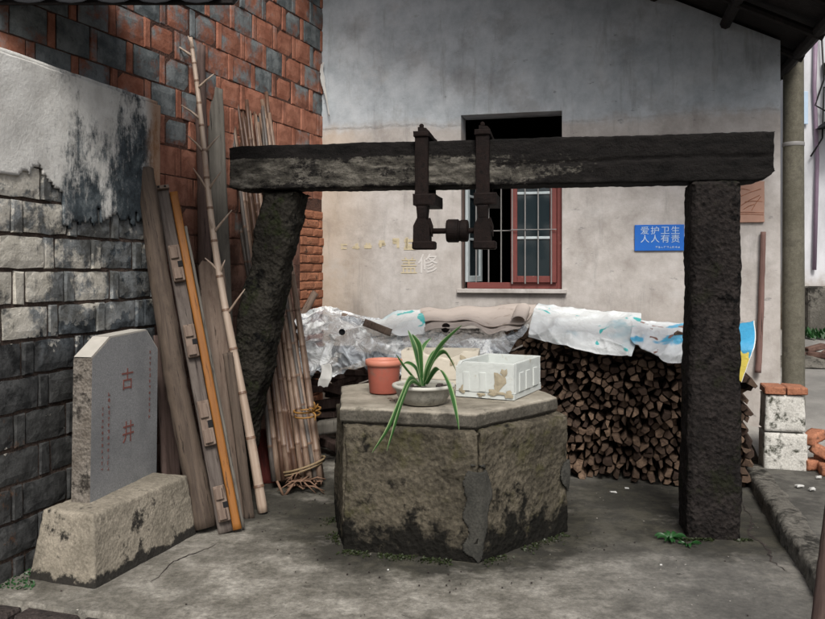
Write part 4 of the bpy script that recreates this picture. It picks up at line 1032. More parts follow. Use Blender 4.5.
# styrofoam boxes
def foambox(o, u, lx, ly, h, mat, label, broken, ribs):
    m = axes(o, u); t = thing('foam_box', o, label, 'foam box'); wt = .028
    b = MB(); b.lattice(c8box(m, 0, lx, 0, ly, 0, .03), (8, 8, 1), .002, 9, .006, 1); b.build('base', mat, t)
    def side(x0, x1, y0, y1, seed, brk=None):
        b = MB()
        def fn(p, u_, v_, t_):
            l = m.inverted() @ p
            if t_ > .05:
                d = 0.0
                for (bx_, by_, r_, dep) in (brk or []):
                    g = math.hypot(l.x - bx_, l.y - by_)
                    if g < r_: d = max(d, dep * (1 - (g / r_) ** 2))
                p = p - V((0, 0, d * t_ * t_ + d * .15 * nz(p, 40)))
            return p
        b.lattice(c8box(m, x0, x1, y0, y1, .03, h), (max(2, int((x1 - x0) / .014)), max(2, int((y1 - y0) / .014)), 14), .002, 9, .008, seed, .0008, fn); b.build('side_wall', mat, t)
    side(0, lx, 0, wt, 2, broken); side(0, lx, ly - wt, ly, 3); side(0, wt, wt, ly - wt, 4, broken); side(lx - wt, lx, wt, ly - wt, 5, broken)
    for (x0, x1, y0, y1) in ribs:                     # raised panels moulded on the sides
        b = MB(); b.lattice(c8box(m, x0, x1, y0, y1, h * .18, h * .72), (3, 3, 3), .001, 9, .006, 7); b.build('moulded_rib', mat, t)
    return t, m
fo = V((.25, 4.66, TOPZ)); fu = (V((.574, 4.50, TOPZ)) - fo).normalized(); 
ft, fm_ = foambox(fo, fu, .36, .50, .205, M['foam'], 'cracked white foam box with brown stains at the right of the well cover', [(.0, .0, .05, .03), (.36, .02, .06, .0)],
        [(.05, .09, -.006, .002), (.15, .19, -.006, .002), (.358, .366, .08, .16), (.358, .366, .20, .28), (.358, .366, .34, .42)])
rr = random.Random(5)
def chip(m, cx, cz, w, h, seed, parent, yy=-.003):       # torn brown patch on a foam face
    n = 14; vs = []
    for k in range(n):
        an = 2 * math.pi * k / n; q = 1 + .45 * math.sin(an * 3 + seed) * .6 + rr.uniform(-.2, .2); vs.append(m @ V((cx + w / 2 * q * math.cos(an), yy, cz + h / 2 * q * math.sin(an))))
    vs.append(m @ V((cx, yy - .003, cz))); b = MB(); b.add(vs, [(k, (k + 1) % n, n) for k in range(n)]); b.build('broken_patch', M['foam_stain'], parent)
chip(fm_, .27, .095, .07, .10, 1, ft); chip(fm_, .25, .035, .10, .035, 2, ft); chip(fm_, .33, .03, .05, .04, 3, ft, -.004); chip(fm_, .045, .045, .035, .05, 4, ft, -.004); chip(fm_, .30, .15, .04, .05, 6, ft)
chip(fm_ , .16, .02, .05, .02, 7, ft)
ot, om = foambox(V((-.075, 5.16, TOPZ)), V((.98, -.12, 0)), .50, .24, .215, M['foam_dirty'], 'cream stained foam box standing behind the plant bowl', [(.30, .0, .10, .05), (.18, .0, .05, .03)], [(.07, .12, -.006, .002), (.36, .40, -.006, .002)])
chip(om, .40, .16, .04, .06, 1, ot); chip(om, .33, .14, .03, .04, 2, ot); chip(om, .45, .10, .03, .05, 5, ot)
# small bits on the cover
for k, (x, y) in enumerate(((392, 401), (390, 399))):
    p = gnd(x, y, .762); b = MB(); b.lattice([p + V((sx * .014, sy * .008, .004 + sz * .004)) for sz in (-1, 1) for sy in (-1, 1) for sx in (-1, 1)], (3, 3, 2), .005, 40, .003, k)
    tag(b.build('dry_leaf', M['redwood']), ('curled reddish dry leaf lying on the well cover nearest the bowl', 'smaller reddish dry leaf just behind the other one on the well cover')[k], 'leaf', 'dry leaves on the well cover')

# ================================================================= STELE
sb0 = gnd(95, 590); sb1 = gnd(195, 535); SU = (sb1 - sb0).normalized(); SLn = (sb1 - sb0).length
SM = axes(sb0, SU)
if (SM.to_3x3() @ V((0, 1, 0))).x > 0:   # local y must run away from the visible face, towards the wall
    u = SU; y = V((-u.y, u.x, 0)); SM = Matrix((u, y, V((0, 0, 1)))).transposed().to_4x4(); SM.translation = sb0
st = thing('stele', sb0, 'grey stone tablet with two red characters on a tapered stone plinth by the left wall', 'stele')
c8 = [SM @ V(c) for c in ((0, 0, -.03), (SLn + .03, 0, -.03), (0, .40, -.03), (SLn + .03, .40, -.03), (.045, .055, .335), (SLn - .0, .05, .335), (.045, .345, .335), (SLn - .0, .345, .335))]
b = MB(); b.lattice(c8, (60, 30, 28), .005, 4, .012, 8, .003); b.build('plinth', M['plinth'], st, smooth=True)
tw0 = gnd(90, 503, .335); tw1 = gnd(156.5, 471, .335); TU = (tw1 - tw0).normalized(); TL = (tw1 - tw0).length
TM = Matrix((TU, V((-TU.y, TU.x, 0)), V((0, 0, 1)))).transposed().to_4x4(); TM.translation = tw0
TM = TM @ Matrix.Rotation(R(1.5), 4, 'Y')
prof = [(0, -.01), (TL, -.01), (TL - .004, .72), (TL - .13, .835), (.16, .815), (.0, .72)]
# tablet: outer outline shared by a flat face and rough sides
b = MB(); vs = [TM @ V((x, 0, z)) for x, z in prof]; b.add(vs, [(0, 1, 2, 3, 4, 5)]); tb = b.build('tablet_face', M['stele'], st)
b = MB(); n = len(prof); ring = []
for i in range(n):
    a, c = prof[i], prof[(i + 1) % n]
    k = max(2, int(math.hypot(c[0] - a[0], c[1] - a[1]) / .02)); 
    for q in range(k): ring.append((a[0] + (c[0] - a[0]) * q / k, a[1] + (c[1] - a[1]) * q / k))
NR = len(ring); vs = []
for d in (0, .012, .03, .05, .07, .09, .105):
    for x, z in ring:
        p = TM @ V((x, d, z)); 
        if 0 < d < .1 and z > .03: p += V((nz(p, 18), nz(p, 18, 3), nz(p, 18, 6))) * .006
        vs.append(p)
fs = [(j * NR + i, (j + 1) * NR + i, (j + 1) * NR + (i + 1) % NR, j * NR + (i + 1) % NR) for j in range(6) for i in range(NR)] + [tuple(range(6 * NR, 7 * NR))]
b.add(vs, fs); b.build('tablet_body', M['stele_side'], st, smooth=False)
# pale weathered top chamfers
for i0, i1 in ((2, 3), (3, 4), (4, 5)):
    a, c = prof[i0], prof[i1]; d = V((c[0] - a[0], 0, c[1] - a[1])).normalized(); nn = V((d.z, 0, -d.x)); nn = nn if nn.z > 0 else -nn; nn = nn * .0085
    b = MB(); k = 8; A_ = [TM @ (V((a[0], .004, a[1])) + V((c[0] - a[0], 0, c[1] - a[1])) * (q / k) + nn) for q in range(k + 1)]; B_ = [TM @ (V((a[0], .10, a[1])) + V((c[0] - a[0], 0, c[1] - a[1])) * (q / k) + nn) for q in range(k + 1)]
    lo = [p - TM.to_3x3() @ nn * 1.3 for p in A_]
    b.add(A_ + B_ + lo, [(q, q + 1, k + 2 + q, k + 1 + q) for q in range(k)] + [(2 * k + 2 + q, 2 * k + 3 + q, q + 1, q) for q in range(k)]); b.build('weathered_top', M['stele_top'], st)
TF = TM @ Matrix.Translation((0, -.0015, 0))
text('carved_character', '古', .125, TF @ Matrix.Translation((TL * .50, 0, .575)), M['red_paint'], st)
text('carved_character', '井', .125, TF @ Matrix.Translation((TL * .525, 0, .29)), M['red_paint'], st)
glyphs('small_inscription', 12, 1, .026, .40, TF @ Matrix.Translation((TL * .86, 0, .53)), M['red_paint'], st, .09, 1)
glyphs('small_inscription', 13, 1, .026, .42, TF @ Matrix.Translation((TL * .235, 0, .33)), M['red_paint'], st, .09, 2)
glyphs('small_inscription', 11, 1, .022, .34, TF @ Matrix.Translation((TL * .15, 0, .30)), M['red_paint'], st, .08, 3)
# ================================================================= LEANING TIMBERS AND BAMBOO
def lean(name, bot, top, label, cat, group=None, face=V((.35, -1, 0))):
    m, L_ = frame(bot, top, face); return thing(name, None, label, cat, group, mtx=m), m, L_
def lcorners(x0, x1, y0, y1, z0, z1): return [V((x, y, z)) for z in (z0, z1) for y in (y0, y1) for x in (x0, x1)]
def rough(name, c8, n, mat, parent, amp, fr, rnd, seed, fine=0, fn=None, smooth=True):
    b = MB(); b.lattice(c8, n, amp, fr, rnd, seed, fine, fn); return b.build(name, mat, parent, smooth=smooth, local=True)
def roundlog(name, L_, r0, r1, mat, parent, bend=0.0, seed=0, n=16, amp=.004):
    b = MB(); k = 40; pts = []; rad = []
    for i in range(k + 1):
        t = i / k; pts.append(V((bend * math.sin(math.pi * t) + amp * 1.5 * nz(V((t * 4, seed, 0))), amp * 1.5 * nz(V((t * 4, seed, 5))), t * L_))); rad.append(r0 + (r1 - r0) * t + amp * .5 * nz(V((t * 9, seed, 9))))
    b.tube(pts, rad, n)
    b.v = [v + V((nz(v, 14, seed), nz(v, 14, seed + 3), 0)) * amp for v in b.v]
    return b.build(name, mat, parent, smooth=True, local=True)
# dark board standing behind the stele
t, m, L_ = lean('board', gnd(176, 520) + V((.0, .0, 0)), at(166, 335, 4.98), 'dark brown board leaning on the block wall just behind the stele', 'board', face=V((.95, -.3, 0)))
rough('plank', lcorners(-.09, .09, 0, .03, 0, L_), (6, 2, 24), M['darkwood'], t, .004, 5, .01, 1)
# thick log
t, m, L_ = lean('leaning_log', gnd(205, 531) + V((0, 0, .02)), at(144, 170, 4.93), 'thick weathered round log, leftmost of the leaning timbers, right of the stele', 'log')
roundlog('trunk', L_, .070, .055, M['log'], t, -.02, 3, 18, .007)
# door jamb with orange edge
t, m, L_ = lean('door_jamb', gnd(228, 534) + V((0, 0, .01)), at(164, 190, 5.02), 'grey timber jamb with notched wooden blocks and an orange painted board along its side', 'timber')
rough('grey_board', lcorners(-.052, .028, 0, .045, 0, L_), (6, 3, 60), M['timber'], t, .003, 5, .008, 2)
rough('orange_board', lcorners((.030), .078, -.012, .03, .0, L_ - .02), (4, 3, 60), M['orange'], t, .002, 4, .006, 5)
rough('edge_strip', lcorners((.081), .098, .004, .028, .0, L_ * .88), (2, 2, 40), M['greywood'], t, .002, 4, .004, 6)
for k, (f0, f1) in enumerate(((.03, .125), (.235, .36), (.485, .58), (.71, .82))):
    z0, z1 = f0 * L_, f1 * L_; zm = (z0 + z1) / 2
    b = MB(); # block with a mortise notch cut from its right edge
    b.box((-.008, -.022, zm), (.066, .04, z1 - z0), None, .004)
    o = b.build('notched_block', M['redwood'], t, local=True)
    b = MB(); b.box((.012, -.044, zm - .01), (.028, .006, (z1 - z0) * .16), None, .001); b.build('notch', M['dark'], t, local=True)
    b = MB(); b.box((-.012, -.050, zm + (z1 - z0) * .27), (.046, .018, (z1 - z0) * .32), None, .003); b.box((-.012, -.050, zm - (z1 - z0) * .3), (.046, .018, (z1 - z0) * .3), None, .003); b.build('raised_cheek', M['redwood'], t, local=True)
b = MB(); b.box((-.012, -.004, L_ + .012), (.09, .05, .024), None, .003); b.build('end_batten', M['redwood'], t, local=True)
for k in (-1, 1):
    b = MB(); b.tube([(k * .02 - .012, -.034, L_ + .012), (k * .02 - .012, -.027, L_ + .012)], .007, 8); b.build('peg_hole', M['dark'], t, local=True)
# wide split plank
t, m, L_ = lean('broken_plank', gnd(237, 519) + V((0, .0, 0)), at(210, 256, 5.30), 'wide reddish plank with a ragged broken top between the orange board and the bamboo', 'plank')
def ragged(p, u, v, tt):
    if tt > .93: p = p - V((0, 0, 1)) * (.07 * (.5 + nz(V((u * 6, 0, 3)), 1)) * (tt - .93) / .07)
    p = p + V((1, 0, 0)) * (.010 * (1 - tt) * (1 if u > .5 else -1))
    return p
rough('plank', lcorners(-.085, .085, 0, .032, 0, L_), (16, 3, 60), M['redwood'], t, .009, 5, .012, 8, .001, ragged)
# dark narrow plank
t, m, L_ = lean('narrow_plank', gnd(250, 519), at(228, 352, 4.98), 'short narrow brown plank right of the wide broken plank', 'plank')
rough('plank', lcorners(-.03, .03, 0, .035, 0, L_), (4, 3, 40), M['log'], t, .004, 5, .008, 18)
# tall dark pole
t, m, L_ = lean('tall_pole', V((-1.36, 5.35, 0)), at(200, 46, 5.55), 'tall dark brown pole leaning on the brick wall left of the grey plank', 'pole')
roundlog('trunk', L_, .055, .036, M['darkwood'], t, .0, 9, 14, .006)
# grey squared plank
t, m, L_ = lean('grey_plank', V((-1.20, 5.30, 0)), at(214.5, 88, 5.70), 'pale grey squared plank standing behind the bamboo pole with shoots', 'plank', face=V((.5, -1, 0)))
def slant(p, u, v, tt):
    return p + V((0, 0, 1)) * (.03 * (1 - u) * max(0, tt - .96) / .04)
rough('plank', lcorners(-.062, .062, 0, .06, 0, L_), (6, 4, 60), M['greywood'], t, .004, 5, .008, 28, 0, slant)
# ---- bamboo pole with side shoots ----
def caneparts(parent, pts, rad, nodes, mat, n=10, nodemat=None, nr=1.22):
    b = MB(); b.tube(pts, rad, n); b.build('culm', mat, parent, smooth=True, local=True)
P0 = gnd(263, 514) + V((0, 0, .01)); P1 = at(190, 38, 5.38)
t, m, L_ = lean('bamboo_pole', P0, P1, 'long pale bamboo pole with short side shoots, rightmost of the leaning poles before the bundle', 'bamboo pole')
def bpt(f):   # slight bow
    return V((-.035 * math.sin(math.pi * f) + .01 * math.sin(9 * f), 0, f * L_))
def brad(f): return .031 - .0175 * f
nodes = [.0]; s_ = .0; gap = .16
fn_ = [.05, .145, .235, .325, .405, .475, .55, .62, .685, .745, .80, .85, .90, .94, .975]
pts = []; rad = []
allf = sorted([i / 70 for i in range(71)] + [f + d for f in fn_ for d in (-.004, -.0015, 0, .0015, .004)])
for f in allf:
    k = 1.0
    for g_ in fn_:
        if abs(f - g_) < .003: k = 1.17 if abs(f - g_) < .0007 else 1.09
    pts.append(bpt(f)); rad.append(brad(f) * k)
b = MB(); b.tube(pts, rad, 14); o = b.build('culm', [M['bamboo'], M['node']], t, smooth=True, local=True)
for i, f in enumerate(allf[:-1]):
    if any(-.0021 < f - g_ < .0018 for g_ in fn_):
        for j in range(14): o.data.polygons[i * 14 + j].material_index = 1
def shoot(f, tip, y=-.02):
    # tip given as pixel at the depth of the pole
    w = at(tip[0], tip[1], 4.9 + (5.38 - 4.9) * f - .03); e = m.inverted() @ w; a = bpt(f); mid = a.lerp(e, .5) + V((.002, -.006, .004))
    b = MB(); b.tube([a, a.lerp(mid, .5), mid, e], [.011, .0085, .007, .003], 6); b.build('side_shoot', M['bamboo'], t, smooth=True, local=True)
for yn, tip in ((57, (165, 40)), (50, (188, 36)), (89, (214, 74)), (120, (181, 105)), (153, (188, 136)), (153, (219, 136)), (192, (193, 168)), (190, (221, 172)),
               (233, (210, 219)), (233, (232, 210)), (272, (205, 258)), (274, (225, 260)), (315, (245, 289)), (357, (231, 357))):
    q = (514 - yn) / 476; shoot(q * 4.9 / (5.38 - .48 * q), tip)
b = MB(); b.tube([V((0, 0, -.001)), V((0, 0, -.006))], .024, 12); b.build('hollow_end', M['dark'], t, local=True)
# ---- bundle of canes ----
bun = thing('cane_bundle', V((-.70, 5.55, 0)), 'tied bundle of thin brown bamboo canes leaning behind the left post', 'cane bundle')
rr = random.Random(31)
cane_n = 38
for i in range(cane_n):
    row_ = i % 3; u = (i // 3) / ((cane_n - 1) // 3)
    bx_ = 276 + 46 * u + rr.uniform(-2, 2); by_ = 484 + 8 * u + rr.uniform(-4, 4); Yb = 5.48 + .06 * row_ + rr.uniform(-.02, .02)
    bot = at(bx_, 0, Yb); bot.z = .02 + rr.uniform(0, .05)
    if row_ == 0:
        tx = 228 + 44 * u + rr.uniform(-4, 4); ty = 84 + 34 * u + rr.uniform(-8, 16)
    else: tx = 228 + 40 * rr.random(); ty = 96 + rr.uniform(-10, 40)
    if row_ == 2 and rr.random() < .5: ty = 150 + rr.uniform(0, 30)
    Yt = 6.12 + .10 * (tx - 228) / 44 - .05 * (2 - row_)
    top = at(tx, ty, Yt)
    k = 46; pts = []; rad = []; r0 = rr.uniform(.018, .024); bow = rr.uniform(-.03, .03); L_ = (top - bot).length; nf = [(.09 + q * .088 + rr.uniform(-.012, .012)) for q in range(10)]
    fs_ = sorted([q / 16 for q in range(17)] + [f + d for f in nf for d in (-.003, 0, .003) if 0 < f + d < 1])
    for f in fs_:
        kk = 1.2 if any(abs(f - g_) < .001 for g_ in nf) else 1; p = bot.lerp(top, f) + V((bow * math.sin(math.pi * f), 0, -.02 * math.sin(math.pi * f)))
        pts.append(p); rad.append((r0 - .0075 * f) * kk)
    mt = M['cane_pale'] if (row_ == 0 and i % 2) else M['cane'] if rr.random() < .6 else (M['cane_grey'] if rr.random() < .55 else M['cane_pale'])
    b = MB(); b.tube(pts, rad, 8); o = b.build('cane', [mt, M['node']], bun, smooth=True)
    for q, f in enumerate(fs_[:-1]):
        if any(-.0035 < f - g_ < .0029 for g_ in nf):
            for j in range(8): o.data.polygons[q * 8 + j].material_index = 1
for (x0, y0, x1, y1, mt, r_) in ((293, 413, 318, 411, M['twine'], .007), (294, 418, 318, 416, M['twine'], .006), (280, 474, 322, 461, M['twine_brown'], .008), (281, 477, 321, 464, M['twine_brown'], .006)):
    a, c = at(x0, y0, 5.47), at(x1, y1, 5.47); pts = []
    for k in range(17):
        an = 2 * math.pi * k / 16; mid = (a + c) / 2; pts.append(mid + (c - a) / 2 * 1.08 * math.cos(an) + V((0, 1, 0)) * .13 * (1 - .0) * math.sin(an) + V((0, .09, 0)))
    b = MB(); b.tube(pts, r_, 6); b.build('binding', mt, bun, smooth=True)
for tip in ((314, 402), (318, 404), (315, 421), (309, 408), (300, 410)):
    a = at(313, 412, 5.43); e = at(tip[0], tip[1], 5.40); b = MB(); b.tube([a, a.lerp(e, .5) + V((.01, 0, .01)), e], [.008, .007, .004], 6); b.build('string_end', M['twine'], bun, smooth=True)
for k in range(20):                                # tangled cut roots at the foot
    a = at(rr.uniform(280, 322), 0, 5.44); a.z = rr.uniform(.03, .10); e = at(rr.uniform(276, 326), 0, 5.36); e.z = rr.uniform(.0, .10)
    mid = a.lerp(e, .5) + V((rr.uniform(-.04, .04), -.05, rr.uniform(-.01, .05))); b = MB(); b.tube([a, mid, e], [.008, .006, .003], 5); b.build('root', M['twig'], bun, smooth=True)
for x, y, x2, y2 in ((277, 481, 284, 497), (284, 497, 293, 484)):
    b = MB(); b.tube([at(x, y, 5.35), at((x + x2) / 2, (y + y2) / 2, 5.33), at(x2, y2, 5.34)], .009, 6); b.build('root', M['twig'], bun, smooth=True)
# maroon board and the stick in the corner
t, m, L_ = lean('maroon_board', V((-1.02, 5.62, 0)), V((-1.05, 5.75, .36)), 'low dark maroon board standing between the bamboo pole and the cane bundle', 'board')
rough('plank', lcorners(-.10, .10, 0, .03, 0, L_), (5, 2, 8), M['maroon'], t, .003, 5, .006, 2)
t, m, L_ = lean('corner_stick', at(302, 318, 6.75), at(316, 292, 7.0), 'short pale stick leaning in the wall corner above the plastic heap', 'stick')
rough('stick', lcorners(-.03, .03, 0, .04, -.1, L_), (2, 2, 10), M['redwood'], t, .003, 5, .006, 2)
a = hw(*hit(757, 372), .04); c = hw(*hit(762.5, 232), .03)
t, m, L_ = lean('wall_stick', a, c, 'thin brown stick leaning on the house wall below the pinkish plaque', 'stick')
roundlog('stick', L_, .024, .020, M['brownstick'], t, .006, 5, 10, .003)

# ================================================================= FIREWOOD
FA = V((-.90, 6.42, 0)); FB = V((2.30, 5.50, 0)); FU = (FB - FA).normalized(); FL_ = (FB - FA).length; FM = axes(FA, FU)
def fpx(px_):
    q = (px_ - 412.5) / 800; return (q * FA.y - FA.x) / (FU.x - q * FU.y)
f0 = fpx(508)
def ptop(s):
    return 1.00 + .03 * math.sin(s * 5) - .22 * max(0, (s - FL_ + .35)) / .35
rr = random.Random(17)
cellx, cellz = .060, .051
pts = []; nzr = 22
nxr = int((FL_ - f0 + .06) / cellx) + 1
for j in range(-1, nzr + 1):
    for i in range(-1, nxr + 1):
        pts.append((f0 + (i + .5 * (j % 2)) * cellx + rr.uniform(-.022, .022), .028 + j * cellz + rr.uniform(-.019, .019)))
def clip(poly, nx_, nz_, d):
    out = []
    for k in range(len(poly)):
        a, b = poly[k], poly[(k + 1) % len(poly)]; da = a[0] * nx_ + a[1] * nz_ - d; db = b[0] * nx_ + b[1] * nz_ - d
        if da <= 0: out.append(a)
        if (da < 0 < db) or (db < 0 < da): f = da / (da - db); out.append((a[0] + (b[0] - a[0]) * f, a[1] + (b[1] - a[1]) * f))
    return out
bil = []
for k, (x, z) in enumerate(pts):
    if x < f0 - .02 or x > FL_ + .02 or z < .0 or z > ptop(x) + .03: continue
    poly = [(x - .15, z - .15), (x + .15, z - .15), (x + .15, z + .15), (x - .15, z + .15)]
    for (x2, z2) in pts:
        dx, dz = x2 - x, z2 - z; d2 = dx * dx + dz * dz
        if 0 < d2 < .06: poly = clip(poly, dx, dz, (x2 * x2 + z2 * z2 - x * x - z * z) / 2)
        if len(poly) < 3: break
    poly = clip(poly, 0, -1, -.003)
    if len(poly) < 3: continue
    bil.append((x, z, poly))
hb = [0]
def billet(x, z, poly, single):
    sh = rr.uniform(.70, 1.0); dy = rr.uniform(-.10, .06); ln = rr.uniform(.36, .44)
    if rr.random() < .1: dy -= .03
    # straight split faces: drop tiny edges
    pl = [poly[0]]
    for p in poly[1:]:
        if math.hypot(p[0] - pl[-1][0], p[1] - pl[-1][1]) > .016: pl.append(p)
    if len(pl) < 3: pl = poly
    if rr.random() < .7:                                  # a split face takes off one side
        cx = sum(p[0] for p in pl) / len(pl); cz = sum(p[1] for p in pl) / len(pl); an = rr.uniform(0, 6.283); nx_, nz_ = math.cos(an), math.sin(an)
        q = clip(pl, nx_, nz_, cx * nx_ + cz * nz_ + rr.uniform(-.002, .014))
        if len(q) >= 3: pl = q
    cx = sum(p[0] for p in pl) / len(pl); cz = sum(p[1] for p in pl) / len(pl)
    loc = [((p[0] - cx) * sh, (p[1] - cz) * sh) for p in pl]; n = len(loc)
    tx, tz = rr.uniform(-.25, .25), rr.uniform(-.2, .2)
    vs = []
    for (d, k) in ((dy, .86), (dy + .006, 1.0), (dy + ln, .95)):
        for (a, c) in loc: vs.append(V((a * k, d + (a * tx + c * tz if d < .2 else 0), c * k)))
    fs = [tuple(range(n))] + [(r_ * n + i, r_ * n + n + i, r_ * n + n + (i + 1) % n, r_ * n + (i + 1) % n) for r_ in (0, 1) for i in range(n)]
    org = FM @ V((cx, 0, cz)); R3 = FM.to_3x3()
    if single:
        o = link('firewood_billet', mesh('firewood_billet', [R3 @ v for v in vs], fs, M['fire']), None, org)
        tag(o, 'split brown firewood billet in the stack under the white sacks beside the well', 'firewood', 'split firewood billets in the stack')
    else: hb[0].add([org + R3 @ v for v in vs], fs)
def vis(b):
    p = FM @ V((b[0], 0, b[1])); x, y = pxof(p)
    if 684 < x < 736: return 0
    if x < 566 and y > 398: return 0
    if x < 541 and y > 352: return 0
    return 1
order = sorted(bil, key=lambda b: -vis(b))
hb[0] = MB()
for k, (x, z, poly) in enumerate(order): billet(x, z, poly, k < 296)
tag(hb[0].build('firewood_stack', M['fire']), 'rest of the split firewood stack behind the right post', 'firewood', kind='stuff')
core = MB(); core.box((0, 0, 0), (1, 1, 1)); core = MB()
core.box(((f0 + FL_) / 2, .62, .46), (FL_ - f0 - .1, .4, .92), FM); tag(core.build('rear_firewood', M['fire']), 'dark rear row of the firewood stack against the house wall', 'firewood', kind='stuff')
# left part of the heap under the plastic: tangled dark offcuts
lh = MB(); rr = random.Random(8)
for k in range(150):
    s_ = rr.uniform(.02, f0 + .1); z = rr.uniform(.03, .86); y = rr.uniform(.02, .5); an = rr.uniform(-.5, .5); mm = FM @ Matrix.Translation((s_, y, z)) @ Matrix.Rotation(an, 4, 'Y') @ Matrix.Rotation(rr.uniform(-.6, .6), 4, 'Z')
    lh.box((0, 0, 0), (rr.uniform(.2, .5), rr.uniform(.04, .09), rr.uniform(.03, .08)), mm, .005)
tag(lh.build('offcut_heap', M['darkwood']), 'dark heap of timber offcuts under the clear plastic behind the well', 'wood heap', kind='stuff')
# individually visible pieces poking out
def stickpx(p0, Y0, p1, Y1, r_, mat, label, name='offcut', cat='wood'):
    a, c = at(*p0, Y0), at(*p1, Y1); b = MB(); b.lattice(c8box(frame(a, c)[0], -r_, r_, -r_, r_, 0, (c - a).length), (4, 4, 10), .004, 8, .01, Y0); tag(b.build(name, mat, smooth=True), label, cat)
stickpx((366, 323), 6.05, (389, 332), 5.85, .028, M['redwood'], 'brown offcut of round wood lying on the plastic left of the roofing sheets')
stickpx((342, 316), 6.5, (363, 323), 6.45, .03, M['redwood'], 'pale brown board end at the back edge of the plastic heap')
stickpx((318, 428), 6.1, (345, 424), 6.05, .05, M['greywood'], 'grey timber lying in the shadow under the plastic left of the well')
# dark round hole in the heap, its shade put in as a black disc
pe = at(342, 332, 5.95); b = MB(); b.lathe([(.022, -.02), (.024, .0), (.020, .004), (.016, -.01), (0, -.012)], pe, 20, Matrix.Rotation(R(90), 3, 'X')); tag(b.build('dark_hole', M['tile_grey'], smooth=True), 'small black round disc put in for a dark hole in the clear plastic', 'dark hole')
b = MB(); b.lathe([(.03, -.12), (.032, -.02), (.026, .0), (0, .004)], at(446, 327, 5.86), 16, Matrix.Rotation(R(80), 3, 'X')); tag(b.build('pot_end', M['rust'], smooth=True), 'dark round rusty tin end below the roofing sheets behind the plant', 'tin')

# ================================================================= PLASTIC AND SACKS
def G(rows): return [[at(*p) for p in r_] for r_ in rows]
def ridge(a1, f1, s_):
    def f(p, u, v):
        r1 = 1 - min(1, abs(nz(p, f1, s_)) * 2.6); r2 = 1 - min(1, abs(nz(p, f1 * 2.3, s_ + 5)) * 2.6)
        return p + V((0, -1, .35)) * (a1 * r1 * r1 + a1 * .4 * r2 * r2)
    return f
fold = lambda a1, f1, s_: (lambda p, u, v: p + V((0, -1, .35)) * a1 * abs(fbm(p, f1, s_)) * 2)
sheet('plastic_film', G([
    [(296, 322, 6.75), (320, 307, 6.75), (345, 312, 6.7), (372, 318, 6.6), (400, 316, 6.55)],
    [(298, 338, 6.35), (318, 325, 6.35), (345, 326, 6.25), (372, 334, 6.15), (402, 334, 6.1)],
    [(300, 356, 6.15), (322, 346, 6.10), (348, 346, 6.0), (376, 346, 5.92), (404, 344, 5.92)],
    [(303, 372, 6.10), (326, 366, 6.04), (350, 364, 5.96), (378, 362, 5.9), (406, 360, 5.9)],
    [(306, 382, 6.12), (328, 380, 6.06), (352, 379, 6.0), (378, 378, 5.95), (408, 372, 5.95)]]), 90, 70, M['film'], None, .03, 5, 4, .0,
    lambda u, v, p: v > .88 + .14 * nz(V((u * 9, 0, 0)), 1, 3), fn=ridge(.075, 4.5, 2))
tag(bpy.data.objects['plastic_film'], 'crumpled clear grey plastic film over the heap left of the flowerpot', 'plastic film')
o = sheet('plastic_film', G([
    [(400, 322, 6.4), (430, 326, 6.3), (460, 330, 6.25), (500, 328, 6.2), (530, 322, 6.15)],
    [(398, 338, 6.0), (430, 338, 5.95), (462, 340, 5.9), (498, 338, 5.88), (524, 332, 5.9)],
    [(396, 356, 5.85), (430, 354, 5.82), (464, 354, 5.78), (494, 352, 5.78), (512, 348, 5.8)],
    [(396, 378, 5.85), (430, 372, 5.80), (466, 370, 5.78), (490, 370, 5.80), (504, 366, 5.84)]]), 80, 50, M['film'], None, .02, 5, 14, .0, None, fn=ridge(.06, 5, 7))
tag(o, 'clear plastic film hanging below the roofing sheets behind the foam boxes', 'plastic film')
o = sheet('foam_sheet', G([[(362, 320, 6.3), (380, 319, 6.3), (398, 310, 6.35), (420, 309, 6.35)], [(372, 326, 6.05), (388, 329, 6.0), (400, 325, 6.0), (424, 318, 6.05)], [(378, 331, 5.95), (392, 334, 5.9), (406, 336, 5.88), (426, 332, 5.9)]]), 40, 30, M['sack_white'], None, .015, 8, 3, .004)
tag(o, 'white sack with faint teal print between the clear plastic and the roofing sheets', 'sack')
o = sheet('plastic_scrap', G([[(322, 366, 5.92), (331, 365, 5.92)], [(320, 378, 5.9), (331, 378, 5.88)], [(317, 386, 5.9), (327, 388, 5.88)]]), 14, 18, M['debris'], None, .02, 14, 5, .003)
tag(o, 'torn white plastic scrap dangling from the clear film near the cane bundle', 'plastic scrap')
# roofing sheets / cardboard
def wav(p, u, v): return p + V((0, 0, .010 * math.sin(u * 18)))
o = sheet('roofing_sheet', G([[(418, 309, 6.6), (455, 307, 6.6), (495, 305, 6.55), (536, 303, 6.5)], [(420, 316, 6.2), (455, 316, 6.2), (495, 317, 6.1), (530, 316, 6.05)], [(424, 321, 6.0), (458, 319, 5.98), (494, 325, 5.9), (524, 321, 5.92)]]), 60, 24, M['cardboard'], None, .010, 4, 3, .012, fn=wav)
tag(o, 'upper pale brown curved roofing sheet lying on the heap below the window', 'roofing sheet')
o = sheet('roofing_sheet', G([[(424, 320, 6.2), (458, 318, 6.2), (494, 323, 6.15), (522, 321, 6.1)], [(424, 327, 5.95), (462, 322, 5.92), (494, 329, 5.88), (520, 326, 5.9)], [(424, 331, 5.85), (466, 324, 5.85), (490, 333, 5.8), (508, 329, 5.84)]]), 60, 20, M['cardboard'], None, .012, 5, 9, .01, fn=wav)
tag(o, 'lower sagging pale brown roofing sheet under the upper one below the window', 'roofing sheet')
q = at(518, 321, 5.86); b = MB(); ax_ = V((.25, .95, .25)).normalized(); rt = ax_.to_track_quat('Z', 'Y').to_matrix(); vs = []; n = 16
